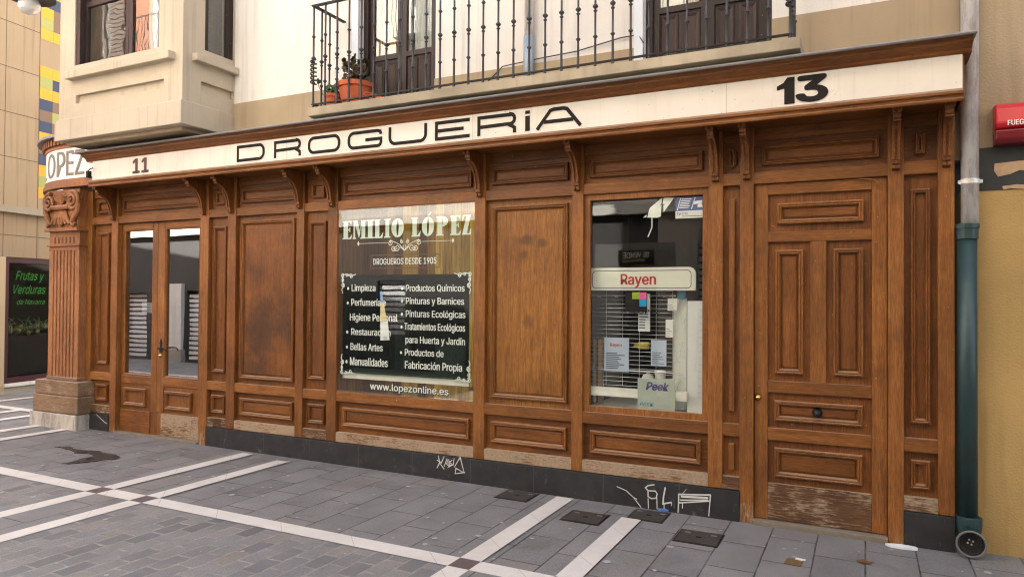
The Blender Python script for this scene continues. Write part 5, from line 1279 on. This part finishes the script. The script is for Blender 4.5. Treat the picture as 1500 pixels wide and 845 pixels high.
# ================================================================== HOUSES ACROSS THE STREET (seen only in the glass) and round the side street
YF = -6.35
def mpF(u, w_, d): return (-u, YF-d, w_)     # facing +y
def facing(name, label, X0, X1, H, mwall, mground, wins, shut, custom=None):
    t = thing(name, label, 'building', ((X0+X1)/2, YF-1.5, 0))
    holes = []
    nx = max(1, int((X1-X0)/2.6)); st = (X1-X0)/nx
    for i in range(nx):
        xc = X0+st*(i+.5)
        for z in wins: holes.append((-(xc+.5), -(xc-.5), z, z+2.2))
    MB().wall((-X1, -X0), (3.3, H), holes, mpF, .3).build('wall', mwall, t)
    gh = [(-c[1], -c[0], c[2], c[3]) for c in custom] if custom else [(-(X0+st*(i+.5)+.85), -(X0+st*(i+.5)-.85), .25 if i % 2 else .0, 2.6) for i in range(nx)]
    MB().wall((-X1, -X0), (-.1, 3.299), gh, mpF, .3).build('ground_floor', mground, t)
    fr = MB(); gl = MB(); rl = MB()
    for h in holes:
        fr.wall((h[0]-.16, h[1]+.16), (h[2]-.14, h[3]+.2), [h], lambda u, w_, d: (-u, YF+.04-d, w_), .039)
    fr.build('window_surround', m_white, t)
    for k, h in enumerate(holes):
        w_ = MB().wall((h[0], h[1]), (h[2], h[3]), [(h[0]+.07, (h[0]+h[1])/2-.04, h[2]+.07, h[3]-.07), ((h[0]+h[1])/2+.04, h[1]-.07, h[2]+.07, h[3]-.07)], lambda u, w2, d: (-u, YF-.15-d, w2), .05).build('window', m_slatd if k % 3 else m_white, t)
        bx('pane', m_glassm, w_, -h[1]+.05, -h[0]-.05, YF-.19, YF-.18, h[2]+.05, h[3]-.05)
        if k % 2 == shut:
            s_ = MB()
            for sx3 in (h[0]-.52, h[1]+.02):
                for q in range(22): s_.box(-sx3-.5, -sx3, YF+.042, YF+.07, h[2]+q*.1, h[2]+q*.1+.075)
            s_.build('shutter', m_slatd, w_)
        else:
            s_ = MB().box(-h[1]-.25, -h[0]+.25, YF, YF+.45, h[2]-.16, h[2]-.145+.0).box(-h[1]-.25, -h[0]+.25, YF+.43, YF+.45, h[2]+.85, h[2]+.88)
            for q in range(14): s_.tube([(-h[1]-.24+q*(1.48/13), YF+.44, h[2]-.14), (-h[1]-.24+q*(1.48/13), YF+.5, h[2]+.15), (-h[1]-.24+q*(1.48/13), YF+.44, h[2]+.86)], .009, 5)
            s_.build('balcony_rail', m_irond, w_)
    for k, h in enumerate(gh):
        if custom or k % 3 != 1:
            s_ = MB(); q = h[2]
            while q < h[3]-.05: s_.box(-h[1], -h[0], YF-.10, YF-.08, q, q+.075); q += .115
            s_ = s_.build('roller_shutter', m_slatw, t); bx('backing', m_slatg, s_, -h[1], -h[0], YF-.2, YF-.18, h[2], h[3])
        else:
            bx('shop_glass', m_ink, t, -h[1], -h[0], YF-.2, YF-.17, h[2], h[3])
    MB().box(X0, X1, YF-3, YF-.3, H-.2, H).box(X0, X1, YF-3, YF-2.9, 0, H-.2).build('roof', m_stone, t)
    MB().box(X0-.0, X1, YF, YF+.12, 3.12, 3.29).build('string_course', m_white, t)
    return t
# mirror point seen in the clear pane: reflect the view ray in the plane y = 0.06
def mirror_at(px, py, Y):
    d = ray(px, py); t = (.06-CP.y)/d.y; p = CP+d*t; d2 = Vector((d.x, -d.y, d.z)); t2 = (Y-p.y)/d2.y; q = p+d2*t2; return q.x, q.z
m_dground = plain('dark_stone_shop', (.055, .052, .05), .6, 0, .3, nscale=3)
def mx_(px): return mirror_at(px, 470, YF)[0]
cust = []
for p0, p1, zt in ((183, 212, 1.72), (271, 296, 1.78)):
    q0, q1 = sorted((mx_(p0), mx_(p1))); cust.append((q0, q1, .12, zt))
cust += [(-24, -22, .1, 2.4), (-20.6, -18.6, .1, 2.4)]
facing('facing_house', 'salmon house across the street with white window surrounds and brown shutters', -26, -12.6, 12.2, m_salmon, m_dground, (3.9, 7.0, 9.9 - .6), 0, cust)
facing('facing_house', 'white house across the street with a for sale board on its ground floor', -12.58, -3.2, 12.2, m_white, m_dground, (3.9, 7.1, 9.5), 1, [(-9.0, -8.3, .9, 2.0), (-13.0, -12.7, .0, 2.2)])
facing('facing_house', 'cream house across the street behind the photographer', -3.18, 12, 12.2, m_bay, m_stone, (3.9, 7.0), 0)
pr = thing('stone_pier', 'pale rough stone pier between the shutters of the salmon facing house', 'pier', (mx_(257), YF, 0))
q0, q1 = sorted((mx_(247), mx_(267))); bx('shaft', m_white, pr, q0, q1, YF+.001, YF+.10, -.1, 1.95); bx('plinth', m_stone, pr, q0-.05, q1+.05, YF+.001, YF+.14, -.1, .35)
sv = thing('sale_sign', 'black for sale board with pale capitals on the white facing house', 'sign', (-4.3, YF, 2.3))
xa, za = mirror_at(906, 388, YF+.03); xb, zb = mirror_at(958, 366, YF+.03)
pa, pb = sorted((mirror_at(872, 388, YF)[0], mirror_at(990, 388, YF)[0])); bx('backboard', plain('dull_hoarding', (.17, .16, .15), .6), sv, pa, pb, YF+.0005, YF+.0045, za-.15, zb+.12)
bx('board', m_ink, sv, min(xa, xb), max(xa, xb), YF+.005, YF+.03, za, zb)
bx('phone_strip', plain('dull_gold', (.30, .26, .12), .5), sv, min(xa, xb)+.3*abs(xb-xa)*0+.06, max(xa, xb)-.25*abs(xb-xa), YF+.0305, YF+.033, za+.05, za+.38*(zb-za))
X_a, X_b = min(xa, xb), max(xa, xb)
t = MB(); put_text(t, 'SE VENDE', -X_b+.08, -X_a-.08, za+.50*(zb-za), .36*(zb-za), 0, bold=.02, mp=lambda u, w_: (-u, YF+.034, w_)); t.build('lettering', plain('pale_lettering', (.85, .84, .76), .5), sv)
e = thing('added_end_house', 'low unseen stone house added to close the side street far behind the corner', 'building', (-13, 26, 0))  # out of view, added to shape the shade in the side street
MB().wall((-18, -8), (-.1, 6), [(-16.6, -15.6, 3.2, 5), (-13.4, -12.4, 3.2, 5)], lambda u, w_, d: (u, 26+d, w_), .4).build('wall', m_stone, e)
MB().box(-18, -9.3, 26.4, 30, 5.8, 6).build('roof', m_tan, e)
